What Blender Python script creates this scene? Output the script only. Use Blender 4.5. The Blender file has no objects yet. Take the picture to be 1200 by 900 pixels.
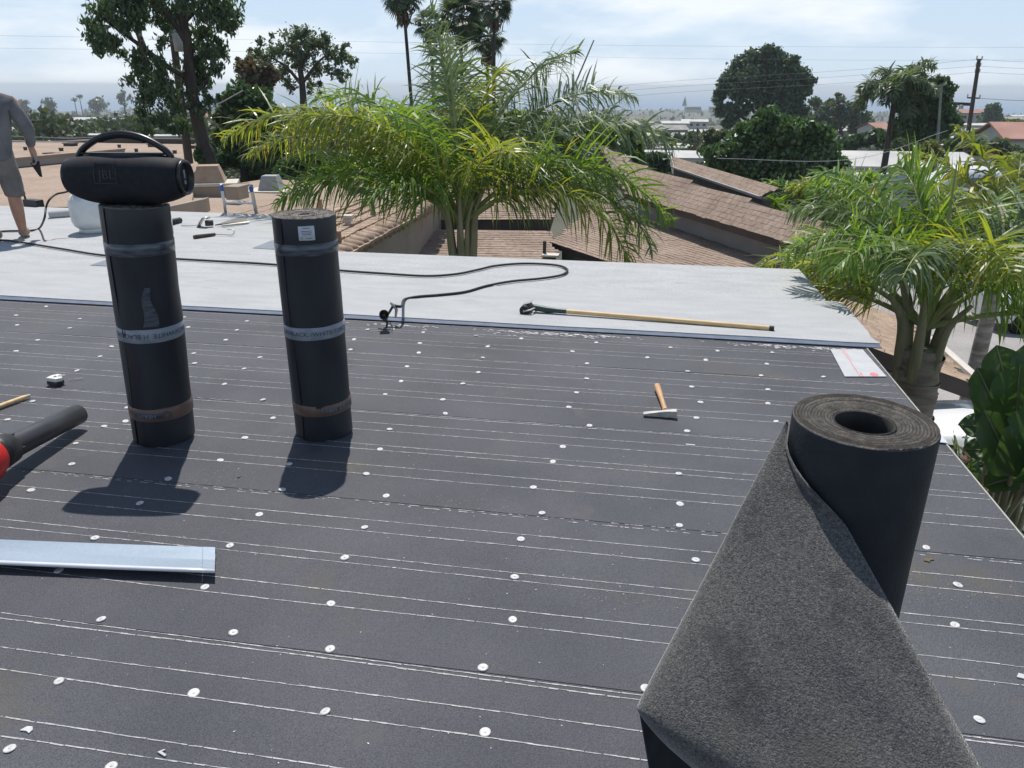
import bpy, math, random
import numpy as np
from math import pi, sin, cos, radians
rng = np.random.default_rng(7)
random.seed(7)
S = bpy.context.scene
COL = S.collection

# ------------------------------------------------------------------ camera
FPX, PITCH, YAW, ROLL, EYE = 882.52, radians(21.591), radians(-9.626), radians(0.1389), 1.57
_cy, _sy, _cp, _sp = cos(YAW), sin(YAW), cos(PITCH), sin(PITCH)
F_ = np.array([_sy * _cp, _cy * _cp, -_sp])
_r0 = np.array([_cy, -_sy, 0.0])
_u0 = np.cross(_r0, F_)
R_ = cos(ROLL) * _r0 + sin(ROLL) * _u0
U_ = -sin(ROLL) * _r0 + cos(ROLL) * _u0
CAM = np.array([0, 0, EYE])
FH = np.array([_sy, _cy, 0.0])            # level forward
RH = np.array([_cy, -_sy, 0.0])           # level right
from mathutils import Matrix, Vector
cam_d = bpy.data.cameras.new('camera')
cam = bpy.data.objects.new('camera', cam_d)
COL.objects.link(cam)
cam.matrix_world = Matrix(((R_[0], U_[0], -F_[0], 0), (R_[1], U_[1], -F_[1], 0), (R_[2], U_[2], -F_[2], EYE), (0, 0, 0, 1)))
cam_d.sensor_width = 36.0
cam_d.lens = 36.0 * FPX / 1200.0
cam_d.clip_start = 0.02
cam_d.clip_end = 90000
S.camera = cam
S.view_settings.view_transform = 'Standard'
S.view_settings.look = 'None'
S.view_settings.gamma = 1
S.view_settings.exposure = 0.1
S.cycles.volume_bounces = 0
S.cycles.max_bounces = 8
S.cycles.transparent_max_bounces = 8

# ------------------------------------------------------------------ sun and sky
SUN_EL, SUN_AZ = radians(63.0), radians(-17.2)       # azimuth from +Y towards +X
sun_dir = Vector((sin(SUN_AZ) * cos(SUN_EL), cos(SUN_AZ) * cos(SUN_EL), sin(SUN_EL)))
sd = bpy.data.lights.new('sun', 'SUN')
sd.energy = 4.6
sd.angle = radians(0.5)
sd.color = (1.0, 0.945, 0.87)
sun = bpy.data.objects.new('sun', sd)
COL.objects.link(sun)
sun.rotation_euler = sun_dir.to_track_quat('Z', 'Y').to_euler()

W = bpy.data.worlds.new('World')
S.world = W
W.use_nodes = True
wn, wl = W.node_tree.nodes, W.node_tree.links
wn.clear()
w_out = wn.new('ShaderNodeOutputWorld')
w_bg = wn.new('ShaderNodeBackground')
w_bg.inputs['Strength'].default_value = 0.09
w_sky = wn.new('ShaderNodeTexSky')
w_sky.sky_type = 'NISHITA'
w_sky.sun_disc = False
w_sky.sun_elevation = SUN_EL
w_sky.sun_rotation = SUN_AZ
w_sky.air_density = 1.0
w_sky.dust_density = 0.15
w_sky.ozone_density = 3.0
w_tc = wn.new('ShaderNodeTexCoord')
w_mp = wn.new('ShaderNodeMapping')
w_mp.inputs['Scale'].default_value = (3.0, 3.0, 11.0)
w_mp.inputs['Location'].default_value = (3.3, 1.2, 0.4)
w_nz = wn.new('ShaderNodeTexNoise')
w_nz.inputs['Scale'].default_value = 1.3
w_nz.inputs['Detail'].default_value = 6.0
w_nz.inputs['Roughness'].default_value = 0.55
w_rp = wn.new('ShaderNodeValToRGB')
w_rp.color_ramp.elements[0].position = 0.42
w_rp.color_ramp.elements[0].color = (0.26, 0.26, 0.26, 1)
w_rp.color_ramp.elements[1].position = 0.60
w_rp.color_ramp.elements[1].color = (0.9, 0.9, 0.9, 1)
w_mx = wn.new('ShaderNodeMixRGB')
w_mx.inputs['Color2'].default_value = (10.2, 10.7, 11.2, 1)
wl.new(w_tc.outputs['Generated'], w_mp.inputs['Vector'])
wl.new(w_mp.outputs[0], w_nz.inputs['Vector'])
wl.new(w_nz.outputs[0], w_rp.inputs[0])
w_hz = wn.new('ShaderNodeMixRGB')
w_sp = wn.new('ShaderNodeSeparateXYZ')
wl.new(w_tc.outputs['Generated'], w_sp.inputs[0])
w_mr = wn.new('ShaderNodeMapRange')                 # marine haze thins out with height
w_mr.interpolation_type = 'SMOOTHSTEP'
w_mr.inputs['From Min'].default_value = 0.0
w_mr.inputs['From Max'].default_value = 0.5
w_mr.inputs['To Min'].default_value = 0.75
w_mr.inputs['To Max'].default_value = 0.06
wl.new(w_sp.outputs['Z'], w_mr.inputs['Value'])
wl.new(w_mr.outputs[0], w_hz.inputs['Fac'])
w_cl = wn.new('ShaderNodeMapRange')                 # and the low cloud with it
w_cl.interpolation_type = 'SMOOTHSTEP'
w_cl.inputs['From Min'].default_value = 0.02
w_cl.inputs['From Max'].default_value = 0.6
w_cl.inputs['To Min'].default_value = 1.0
w_cl.inputs['To Max'].default_value = 0.15
wl.new(w_sp.outputs['Z'], w_cl.inputs['Value'])
w_mu = wn.new('ShaderNodeMath')
w_mu.operation = 'MULTIPLY'
wl.new(w_rp.outputs[0], w_mu.inputs[0])
wl.new(w_cl.outputs[0], w_mu.inputs[1])
w_hz.inputs['Color2'].default_value = (5.2, 7.2, 9.9, 1)
wl.new(w_sky.outputs[0], w_hz.inputs['Color1'])
wl.new(w_hz.outputs[0], w_mx.inputs['Color1'])
wl.new(w_mu.outputs[0], w_mx.inputs['Fac'])
wl.new(w_mx.outputs[0], w_bg.inputs['Color'])
wl.new(w_bg.outputs[0], w_out.inputs['Surface'])

# ------------------------------------------------------------------ layout helpers
def ray(x, y):
    return F_ + (x - 600) / FPX * R_ - (y - 450) / FPX * U_
def on_z(x, y, z=0.0):
    d = ray(x, y)
    return CAM + d * ((z - EYE) / d[2])
def on_y(x, y, Y):
    d = ray(x, y)
    return CAM + d * (Y / d[1])
def at(x, y, dist):
    d = ray(x, y)
    return CAM + d * (dist / math.hypot(d[0], d[1]))
def plane3(a, b, c):
    n = np.cross(b - a, c - a)
    n = n / np.linalg.norm(n)
    return (a, n if n[2] > 0 else -n)
def on_plane(x, y, pl):
    d = ray(x, y)
    return CAM + d * (np.dot(pl[0] - CAM, pl[1]) / np.dot(d, pl[1]))
def A(*v):
    return np.array(v, float)

# ------------------------------------------------------------------ materials
def new_mat(name):
    m = bpy.data.materials.new(name)
    m.use_nodes = True
    nt = m.node_tree
    nt.nodes.clear()
    out = nt.nodes.new('ShaderNodeOutputMaterial')
    return m, nt, nt.nodes, nt.links, out

def pmat(name, c1, c2=None, scale=8.0, rough=0.7, bump=0.0, bscale=None, spec=0.4, metal=0.0,
         stretch=(1, 1, 1), lo=0.35, hi=0.65, fine=0.0, fscale=200.0, sheen=0.0, coat=0.0, spots=None, rings=None):
    """noise-mottled principled material; spots=(colour, scale, threshold) adds irregular marks"""
    m, nt, N, L, out = new_mat(name)
    p = N.new('ShaderNodeBsdfPrincipled')
    tc = N.new('ShaderNodeTexCoord')
    mp = N.new('ShaderNodeMapping')
    mp.inputs['Scale'].default_value = stretch
    L.new(tc.outputs['Object'], mp.inputs['Vector'])
    n = N.new('ShaderNodeTexNoise')
    n.inputs['Scale'].default_value = scale
    n.inputs['Detail'].default_value = 5
    L.new(mp.outputs[0], n.inputs['Vector'])
    r = N.new('ShaderNodeValToRGB')
    r.color_ramp.elements[0].position = lo
    r.color_ramp.elements[1].position = hi
    r.color_ramp.elements[0].color = (*c1, 1)
    r.color_ramp.elements[1].color = (*(c2 or c1), 1)
    L.new(n.outputs[0], r.inputs[0])
    col = r.outputs[0]
    if fine:
        n2 = N.new('ShaderNodeTexNoise')
        n2.inputs['Scale'].default_value = fscale
        n2.inputs['Detail'].default_value = 2
        L.new(tc.outputs['Object'], n2.inputs['Vector'])
        r2 = N.new('ShaderNodeValToRGB')
        r2.color_ramp.elements[0].position = 0.3
        r2.color_ramp.elements[1].position = 0.7
        v0, v1 = 1 - fine, 1 + fine
        r2.color_ramp.elements[0].color = (v0, v0, v0, 1)
        r2.color_ramp.elements[1].color = (v1, v1, v1, 1)
        L.new(n2.outputs[0], r2.inputs[0])
        mm = N.new('ShaderNodeMixRGB')
        mm.blend_type = 'MULTIPLY'
        mm.inputs['Fac'].default_value = 1
        L.new(col, mm.inputs['Color1'])
        L.new(r2.outputs[0], mm.inputs['Color2'])
        col = mm.outputs[0]
    for sp in (spots or []):
        sc, ss, th = sp
        n3 = N.new('ShaderNodeTexNoise')
        n3.inputs['Scale'].default_value = ss
        n3.inputs['Detail'].default_value = 6
        n3.inputs['Roughness'].default_value = 0.65
        L.new(mp.outputs[0], n3.inputs['Vector'])
        r3 = N.new('ShaderNodeValToRGB')
        r3.color_ramp.elements[0].position = th
        r3.color_ramp.elements[1].position = th + 0.12
        L.new(n3.outputs[0], r3.inputs[0])
        m3 = N.new('ShaderNodeMixRGB')
        m3.inputs['Color2'].default_value = (*sc, 1)
        L.new(r3.outputs[0], m3.inputs['Fac'])
        L.new(col, m3.inputs['Color1'])
        col = m3.outputs[0]
    if rings:                                   # (period in m, contrast): wound layers round the local Z axis
        wv = N.new('ShaderNodeTexWave')
        wv.wave_type = 'RINGS'
        wv.rings_direction = 'Z'
        wv.inputs['Scale'].default_value = 2 * pi / (20 * rings[0])
        wv.inputs['Distortion'].default_value = 1.2
        wv.inputs['Detail'].default_value = 3
        wv.inputs['Detail Scale'].default_value = 0.6
        L.new(tc.outputs['Object'], wv.inputs['Vector'])
        rr_ = N.new('ShaderNodeValToRGB')
        rr_.color_ramp.elements[0].color = (1 - rings[1],) * 3 + (1,)
        rr_.color_ramp.elements[1].color = (1 + rings[1] * 0.6,) * 3 + (1,)
        L.new(wv.outputs['Fac'], rr_.inputs[0])
        mr_ = N.new('ShaderNodeMixRGB')
        mr_.blend_type = 'MULTIPLY'
        mr_.inputs['Fac'].default_value = 1
        L.new(col, mr_.inputs['Color1'])
        L.new(rr_.outputs[0], mr_.inputs['Color2'])
        col = mr_.outputs[0]
    L.new(col, p.inputs['Base Color'])
    p.inputs['Roughness'].default_value = rough
    p.inputs['Metallic'].default_value = metal
    p.inputs['Specular IOR Level'].default_value = spec
    if sheen:
        p.inputs['Sheen Weight'].default_value = sheen
        p.inputs['Sheen Roughness'].default_value = 0.4
    if coat:
        p.inputs['Coat Weight'].default_value = coat
        p.inputs['Coat Roughness'].default_value = 0.08
    if bump:
        b = N.new('ShaderNodeBump')
        b.inputs['Strength'].default_value = bump
        b.inputs['Distance'].default_value = 0.01
        n4 = N.new('ShaderNodeTexNoise')
        n4.inputs['Scale'].default_value = bscale or scale * 4
        n4.inputs['Detail'].default_value = 4
        L.new(mp.outputs[0], n4.inputs['Vector'])
        L.new(n4.outputs[0], b.inputs['Height'])
        L.new(b.outputs[0], p.inputs['Normal'])
    L.new(p.outputs[0], out.inputs['Surface'])
    return m

def leaf_mat(name, c1, c2, trans=0.3, tcol=None, rough=0.45, spec=0.4, c3=None, p3=0.93):
    """leaf faces: colour varies leaf by leaf, light passes through"""
    m, nt, N, L, out = new_mat(name)
    g = N.new('ShaderNodeNewGeometry')
    r = N.new('ShaderNodeValToRGB')
    r.color_ramp.elements[0].color = (*c1, 1)
    r.color_ramp.elements[1].color = (*c2, 1)
    if c3:
        r.color_ramp.elements[1].position = p3
        e = r.color_ramp.elements.new(min(p3 + 0.02, 1.0))
        e.color = (*c3, 1)
    L.new(g.outputs['Random Per Island'], r.inputs[0])
    p = N.new('ShaderNodeBsdfPrincipled')
    L.new(r.outputs[0], p.inputs['Base Color'])
    p.inputs['Roughness'].default_value = rough
    p.inputs['Specular IOR Level'].default_value = spec
    t = N.new('ShaderNodeBsdfTranslucent')
    mul = N.new('ShaderNodeMixRGB')
    mul.blend_type = 'MULTIPLY'
    mul.inputs['Fac'].default_value = 1
    mul.inputs['Color2'].default_value = (*(tcol or (1.6, 1.7, 0.7)), 1)
    L.new(r.outputs[0], mul.inputs['Color1'])
    L.new(mul.outputs[0], t.inputs['Color'])
    mx = N.new('ShaderNodeMixShader')
    mx.inputs[0].default_value = trans
    L.new(p.outputs[0], mx.inputs[1])
    L.new(t.outputs[0], mx.inputs[2])
    L.new(mx.outputs[0], out.inputs['Surface'])
    return m

M = {}
M['felt'] = pmat('roof_felt', (0.052, 0.055, 0.067), (0.077, 0.080, 0.093), 1.6, rough=0.66, spec=0.4, bump=0.45, bscale=240,
                 fine=0.42, fscale=300, spots=[((0.082, 0.077, 0.062), 1.3, 0.58), ((0.085, 0.087, 0.095), 2.6, 0.60), ((0.036, 0.038, 0.043), 0.9, 0.60), ((0.12, 0.115, 0.10), 55.0, 0.69)])
M['chalk'] = pmat('lap_line_chalk', (0.30, 0.30, 0.31), (0.52, 0.52, 0.53), 60, rough=0.9)
M['cap_white'] = pmat('white_granule_sheet', (0.37, 0.383, 0.396), (0.425, 0.437, 0.446), 2.6, rough=0.85, spec=0.2, stretch=(0.8, 2.6, 1),
                      fine=0.16, fscale=110, bump=0.35, bscale=90, spots=[((0.33, 0.345, 0.36), 14.0, 0.60), ((0.45, 0.465, 0.475), 22.0, 0.62), ((0.31, 0.32, 0.325), 1.3, 0.60), ((0.26, 0.265, 0.27), 6.0, 0.71)])
M['selvage'] = pmat('selvage_strip', (0.085, 0.11, 0.16), (0.12, 0.15, 0.21), 12, rough=0.5)
M['grit'] = pmat('tan_grit', (0.20, 0.18, 0.11), (0.34, 0.31, 0.20), 80, rough=0.9)
M['dust'] = pmat('white_dust', (0.5, 0.5, 0.51), (0.7, 0.7, 0.7), 30, rough=0.95)
M['cap_metal'] = pmat('nail_cap_metal', (0.44, 0.44, 0.45), (0.60, 0.60, 0.60), 60, rough=0.5, spec=0.5)
M['nail'] = pmat('nail_head', (0.45, 0.44, 0.42), (0.58, 0.56, 0.53), 200, rough=0.5, metal=0.2)
M['wrap'] = pmat('black_membrane', (0.009, 0.013, 0.019), (0.017, 0.023, 0.031), 5, rough=0.45, spec=0.45, stretch=(2, 2, 0.6), bump=0.12, bscale=14)
M['wrap_end'] = pmat('membrane_end', (0.10, 0.09, 0.085), (0.21, 0.20, 0.185), 30, rough=0.9, fine=0.4, fscale=160, bump=0.6, bscale=200, rings=(0.008, 0.45))
M['fuzz'] = pmat('felt_back', (0.058, 0.060, 0.063), (0.140, 0.139, 0.134), 200, rough=0.95, spec=0.15, fine=0.5, fscale=520, bump=0.4, bscale=380,
                 sheen=0.45, lo=0.3, hi=0.7, spots=[((0.045, 0.046, 0.048), 7, 0.55), ((0.12, 0.12, 0.10), 30, 0.68), ((0.105, 0.104, 0.092), 3.2, 0.57)])
M['fuzz_under'] = pmat('felt_underside', (0.011, 0.016, 0.022), (0.018, 0.024, 0.031), 20, rough=0.75, bump=0.15, bscale=160)
M['roll_end'] = pmat('felt_roll_end', (0.045, 0.043, 0.042), (0.095, 0.09, 0.084), 70, rough=0.9, fine=0.3, fscale=380, bump=0.3, bscale=300, rings=(0.0052, 0.5))
M['core'] = pmat('card_core', (0.028, 0.027, 0.027), (0.045, 0.043, 0.04), 30, rough=0.9)
M['tape_white'] = pmat('printed_tape', (0.20, 0.235, 0.28), (0.27, 0.305, 0.35), 20, rough=0.35)
M['tape_clear'] = pmat('clear_tape', (0.030, 0.042, 0.056), (0.085, 0.105, 0.13), 16, rough=0.25, stretch=(1, 1, 5), spec=0.6)
M['tape_orange'] = pmat('orange_tape', (0.115, 0.075, 0.06), (0.15, 0.095, 0.075), 20, rough=0.35)
M['print'] = pmat('dark_print', (0.035, 0.047, 0.075), (0.05, 0.065, 0.095), 30, rough=0.5)
M['print_pale'] = pmat('pale_print', (0.16, 0.19, 0.23), (0.22, 0.25, 0.29), 30, rough=0.5)
M['sticker'] = pmat('paper_sticker', (0.50, 0.53, 0.58), (0.58, 0.61, 0.65), 30, rough=0.6)
M['spk'] = pmat('speaker_cloth', (0.010, 0.012, 0.017), (0.016, 0.018, 0.024), 40, rough=0.75, bump=0.15, bscale=900, spec=0.35)
M['spk_plastic'] = pmat('speaker_plastic', (0.010, 0.011, 0.014), (0.014, 0.015, 0.018), 30, rough=0.32, spec=0.5)
M['spk_mark'] = pmat('speaker_mark', (0.018, 0.022, 0.030), (0.026, 0.031, 0.04), 30, rough=0.35)
M['spk_mark_light'] = pmat('speaker_mark_pale', (0.20, 0.22, 0.24), (0.25, 0.27, 0.29), 30, rough=0.35)
M['tank'] = pmat('tank_paint', (0.56, 0.60, 0.60), (0.66, 0.69, 0.68), 6, rough=0.4, spots=[((0.28, 0.27, 0.25), 14, 0.70)])
M['steel'] = pmat('steel', (0.42, 0.43, 0.45), (0.58, 0.59, 0.6), 20, rough=0.35, metal=0.8)
M['alu'] = pmat('ladder_aluminium', (0.62, 0.64, 0.66), (0.74, 0.75, 0.77), 12, rough=0.4, metal=0.55)
M['blue_plastic'] = pmat('blue_plastic', (0.03, 0.10, 0.32), (0.05, 0.14, 0.38), 20, rough=0.4)
M['galv'] = pmat('strip_metal', (0.29, 0.36, 0.44), (0.35, 0.42, 0.50), 3, rough=0.38, metal=0.25, spec=0.5, stretch=(0.4, 4, 1), fine=0.05, fscale=90)
M['strip_hem'] = pmat('strip_hem', (0.62, 0.66, 0.70), (0.72, 0.75, 0.78), 6, rough=0.35, metal=0.3)
M['rubber'] = pmat('hose_rubber', (0.016, 0.018, 0.02), (0.03, 0.032, 0.034), 30, rough=0.6)
M['black'] = pmat('black_plastic', (0.014, 0.015, 0.017), (0.03, 0.031, 0.033), 18, rough=0.45, spots=[((0.10, 0.10, 0.10), 30, 0.72)])
M['blower'] = pmat('blower_tube', (0.020, 0.021, 0.024), (0.036, 0.037, 0.041), 7, rough=0.42, spec=0.5, spots=[((0.12, 0.12, 0.125), 22, 0.70)])
M['red'] = pmat('red_plastic', (0.50, 0.012, 0.012), (0.60, 0.025, 0.02), 12, rough=0.35)
M['torch'] = pmat('torch_metal', (0.05, 0.05, 0.055), (0.15, 0.14, 0.14), 30, rough=0.4, metal=0.6)
M['wood'] = pmat('handle_wood', (0.55, 0.38, 0.18), (0.70, 0.52, 0.28), 9, rough=0.55, stretch=(0.7, 8, 8))
M['wood_red'] = pmat('hammer_wood', (0.47, 0.26, 0.13), (0.60, 0.37, 0.20), 12, rough=0.5, stretch=(6, 1, 6))
M['grn_metal'] = pmat('roller_frame', (0.015, 0.04, 0.04), (0.03, 0.06, 0.055), 12, rough=0.4)
M['grey_metal'] = pmat('worn_steel', (0.40, 0.39, 0.36), (0.55, 0.53, 0.49), 25, rough=0.45, metal=0.4)
M['white_plastic'] = pmat('white_plastic', (0.62, 0.62, 0.60), (0.72, 0.72, 0.70), 20, rough=0.45)
M['paper'] = pmat('white_offcut', (0.42, 0.44, 0.46), (0.48, 0.49, 0.50), 10, rough=0.6, spots=[((0.60, 0.62, 0.64), 12, 0.62)])
M['redink'] = pmat('red_ink', (0.62, 0.10, 0.12), (0.70, 0.30, 0.31), 60, rough=0.6)
M['grey_sheet'] = pmat('grey_triangle', (0.16, 0.19, 0.23), (0.20, 0.23, 0.27), 8, rough=0.7)
M['shirt'] = pmat('grey_shirt', (0.10, 0.102, 0.115), (0.16, 0.163, 0.175), 5, rough=0.9, bump=0.5, bscale=14)
M['shorts'] = pmat('grey_shorts', (0.12, 0.115, 0.11), (0.17, 0.16, 0.15), 7, rough=0.9, bump=0.5, bscale=12)
M['skin'] = pmat('skin', (0.36, 0.19, 0.13), (0.42, 0.23, 0.16), 14, rough=0.55)
M['glove'] = pmat('work_glove', (0.20, 0.19, 0.19), (0.30, 0.28, 0.27), 25, rough=0.9)
M['shoe'] = pmat('tan_shoe', (0.22, 0.16, 0.12), (0.36, 0.27, 0.20), 25, rough=0.8)
M['hair'] = pmat('dark_hair', (0.02, 0.015, 0.012), (0.035, 0.028, 0.022), 60, rough=0.6)
M['bark'] = pmat('palm_bark', (0.20, 0.175, 0.145), (0.36, 0.32, 0.275), 5, rough=0.9, stretch=(1, 1, 4), bump=1.0, bscale=20, spots=[((0.36, 0.34, 0.30), 5, 0.64)])
M['bark_dark'] = pmat('tree_bark', (0.035, 0.03, 0.028), (0.07, 0.06, 0.05), 3, rough=0.9, stretch=(2, 2, 0.6), bump=0.6)
M['petiole'] = pmat('petiole', (0.20, 0.21, 0.12), (0.31, 0.29, 0.19), 5, rough=0.6, stretch=(3, 3, 0.6))
M['rachis'] = pmat('rachis', (0.20, 0.24, 0.08), (0.27, 0.30, 0.13), 6, rough=0.5)
M['pole'] = pmat('pole_wood', (0.055, 0.045, 0.04), (0.085, 0.07, 0.06), 3, rough=0.9, stretch=(4, 4, 0.4))
M['pole_green'] = pmat('pole_pale', (0.16, 0.18, 0.16), (0.22, 0.24, 0.21), 3, rough=0.8)
M['transformer'] = pmat('transformer_grey', (0.36, 0.38, 0.40), (0.44, 0.46, 0.48), 5, rough=0.4)
M['wire'] = pmat('wire', (0.16, 0.17, 0.19), (0.20, 0.21, 0.23), 5, rough=0.6)
M['wire_pale'] = pmat('wire_pale', (0.35, 0.36, 0.37), (0.42, 0.42, 0.43), 5, rough=0.6)
M['shingle'] = pmat('brown_shingle', (0.245, 0.182, 0.142), (0.32, 0.245, 0.195), 1.1, rough=0.95, fine=0.22, fscale=9, spots=[((0.20, 0.152, 0.122), 0.5, 0.58)])
M['shingle2'] = pmat('tan_shingle', (0.27, 0.195, 0.14), (0.36, 0.27, 0.20), 1.6, rough=0.9, fine=0.22, fscale=9)
M['roof_tan'] = pmat('gravel_roof_tan', (0.295, 0.221, 0.168), (0.353, 0.275, 0.217), 0.7, rough=0.95, fine=0.15, fscale=14)
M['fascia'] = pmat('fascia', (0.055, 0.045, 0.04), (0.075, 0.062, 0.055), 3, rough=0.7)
M['stucco'] = pmat('stucco', (0.295, 0.254, 0.205), (0.353, 0.303, 0.246), 1.5, rough=0.95, bump=0.3, bscale=30)
M['stucco_grey'] = pmat('stucco_grey', (0.26, 0.255, 0.25), (0.32, 0.31, 0.30), 1.5, rough=0.95, bump=0.3, bscale=30)
M['trim_pale'] = pmat('pale_trim', (0.50, 0.46, 0.40), (0.6, 0.56, 0.50), 3, rough=0.8)
M['chimney_tan'] = pmat('chimney_cap_tan', (0.30, 0.22, 0.16), (0.38, 0.29, 0.21), 5, rough=0.8)
M['chimney_grey'] = pmat('chimney_cap_grey', (0.26, 0.27, 0.28), (0.34, 0.35, 0.36), 5, rough=0.6)
M['house_white'] = pmat('far_house_wall', (0.451, 0.443, 0.410), (0.541, 0.525, 0.492), 0.4, rough=0.9)
M['far_roof_white'] = pmat('far_roof_pale', (0.451, 0.451, 0.443), (0.558, 0.558, 0.541), 0.3, rough=0.9)
M['far_roof_red'] = pmat('far_roof_red', (0.30, 0.165, 0.13), (0.38, 0.22, 0.18), 0.4, rough=0.9)
M['far_roof_grey'] = pmat('far_roof_grey', (0.22, 0.22, 0.22), (0.32, 0.31, 0.30), 0.4, rough=0.9)
M['glass'] = pmat('window_glass', (0.03, 0.04, 0.05), (0.05, 0.06, 0.07), 2, rough=0.1, spec=0.7)
M['car_white'] = pmat('white_car_paint', (0.72, 0.74, 0.76), (0.78, 0.79, 0.80), 2, rough=0.25, coat=0.6)
M['car_glass'] = pmat('car_glass', (0.06, 0.10, 0.13), (0.09, 0.14, 0.17), 2, rough=0.06, spec=0.8)
M['tyre'] = pmat('tyre', (0.012, 0.012, 0.013), (0.022, 0.022, 0.022), 20, rough=0.85)
M['lamp'] = pmat('headlight', (0.55, 0.58, 0.60), (0.7, 0.72, 0.74), 10, rough=0.1)
M['pave'] = pmat('concrete_drive', (0.271, 0.258, 0.254), (0.328, 0.316, 0.307), 0.8, rough=0.95, fine=0.12, fscale=20)
M['soil'] = pmat('soil', (0.10, 0.07, 0.05), (0.18, 0.13, 0.09), 3, rough=0.95, bump=0.6)
M['stone'] = pmat('pale_stone', (0.42, 0.36, 0.28), (0.6, 0.54, 0.46), 12, rough=0.9)
M['land'] = pmat('land', (0.06, 0.066, 0.042), (0.125, 0.118, 0.088), 0.02, rough=0.95, spots=[((0.06, 0.075, 0.045), 0.05, 0.5)])
M['sea'] = pmat('sea_water', (0.02, 0.10, 0.22), (0.03, 0.13, 0.27), 0.002, rough=0.4, spec=0.5)
M['house_own'] = pmat('own_wall', (0.36, 0.33, 0.28), (0.42, 0.38, 0.33), 2, rough=0.95)
# foliage
M['palm_leaf'] = leaf_mat('palm_leaf', (0.072, 0.155, 0.042), (0.203, 0.321, 0.080), 0.45, (1.9, 1.75, 0.45), 0.42, 0.5, c3=(0.26, 0.21, 0.07), p3=0.95)
M['palm_leaf_y'] = leaf_mat('palm_leaf_yellow', (0.118, 0.180, 0.045), (0.253, 0.298, 0.085), 0.5, (2.0, 1.8, 0.45), 0.36, 0.5, c3=(0.30, 0.24, 0.08), p3=0.93)
M['palm_leaf_s'] = leaf_mat('palm_leaf_silver', (0.090, 0.146, 0.078), (0.212, 0.274, 0.153), 0.3, (1.6, 1.6, 0.7), 0.42, 0.4, c3=(0.26, 0.24, 0.15), p3=0.96)
M['fan_leaf'] = leaf_mat('fan_palm_leaf', (0.042, 0.070, 0.042), (0.084, 0.119, 0.063), 0.3)
M['skirt'] = leaf_mat('dead_frond', (0.10, 0.075, 0.05), (0.16, 0.12, 0.08), 0.2)
M['euc'] = leaf_mat('drooping_leaf', (0.043, 0.082, 0.051), (0.108, 0.166, 0.094), 0.32)
M['euc2'] = leaf_mat('grey_green_leaf', (0.079, 0.109, 0.074), (0.150, 0.176, 0.109), 0.3)
M['redleaf'] = leaf_mat('reddish_leaf', (0.10, 0.06, 0.05), (0.15, 0.10, 0.08), 0.3)
M['dark_leaf'] = leaf_mat('dark_leaf', (0.036, 0.077, 0.044), (0.094, 0.152, 0.077), 0.22)
M['ficus'] = leaf_mat('glossy_leaf', (0.036, 0.085, 0.028), (0.101, 0.178, 0.049), 0.26, rough=0.32, spec=0.75)
M['pine'] = leaf_mat('pine_needles', (0.044, 0.086, 0.053), (0.103, 0.148, 0.086), 0.15)
M['shrub_y'] = leaf_mat('yellow_green_leaf', (0.10, 0.135, 0.03), (0.17, 0.19, 0.06), 0.35)
M['far_leaf'] = leaf_mat('far_leaf', (0.040, 0.068, 0.038), (0.127, 0.148, 0.075), 0.15)
M['bop'] = leaf_mat('paddle_leaf', (0.040, 0.095, 0.038), (0.085, 0.15, 0.055), 0.3, rough=0.42, spec=0.5)
M['dry'] = leaf_mat('dry_leaf', (0.14, 0.10, 0.045), (0.24, 0.18, 0.08), 0.3)

# ------------------------------------------------------------------ mesh builder
def basis(d):
    d = np.asarray(d, float)
    d = d / (np.linalg.norm(d) + 1e-12)
    h = A(0, 0, 1) if abs(d[2]) < 0.9 else A(1, 0, 0)
    a = np.cross(h, d)
    a /= np.linalg.norm(a)
    return a, np.cross(d, a), d
def rotz(a):
    c, s = cos(a), sin(a)
    return np.array([[c, -s, 0], [s, c, 0], [0, 0, 1.0]])
def smooth_path(pts, n=8):
    p = np.asarray(pts, float)
    q = np.vstack([2 * p[0] - p[1], p, 2 * p[-1] - p[-2]])
    out = []
    for i in range(len(p) - 1):
        p0, p1, p2, p3 = q[i:i + 4]
        for k in range(n):
            t = k / n
            out.append(0.5 * (2 * p1 + (p2 - p0) * t + (2 * p0 - 5 * p1 + 4 * p2 - p3) * t * t + (3 * p1 - p0 - 3 * p2 + p3) * t ** 3))
    out.append(p[-1])
    return np.array(out)

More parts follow.
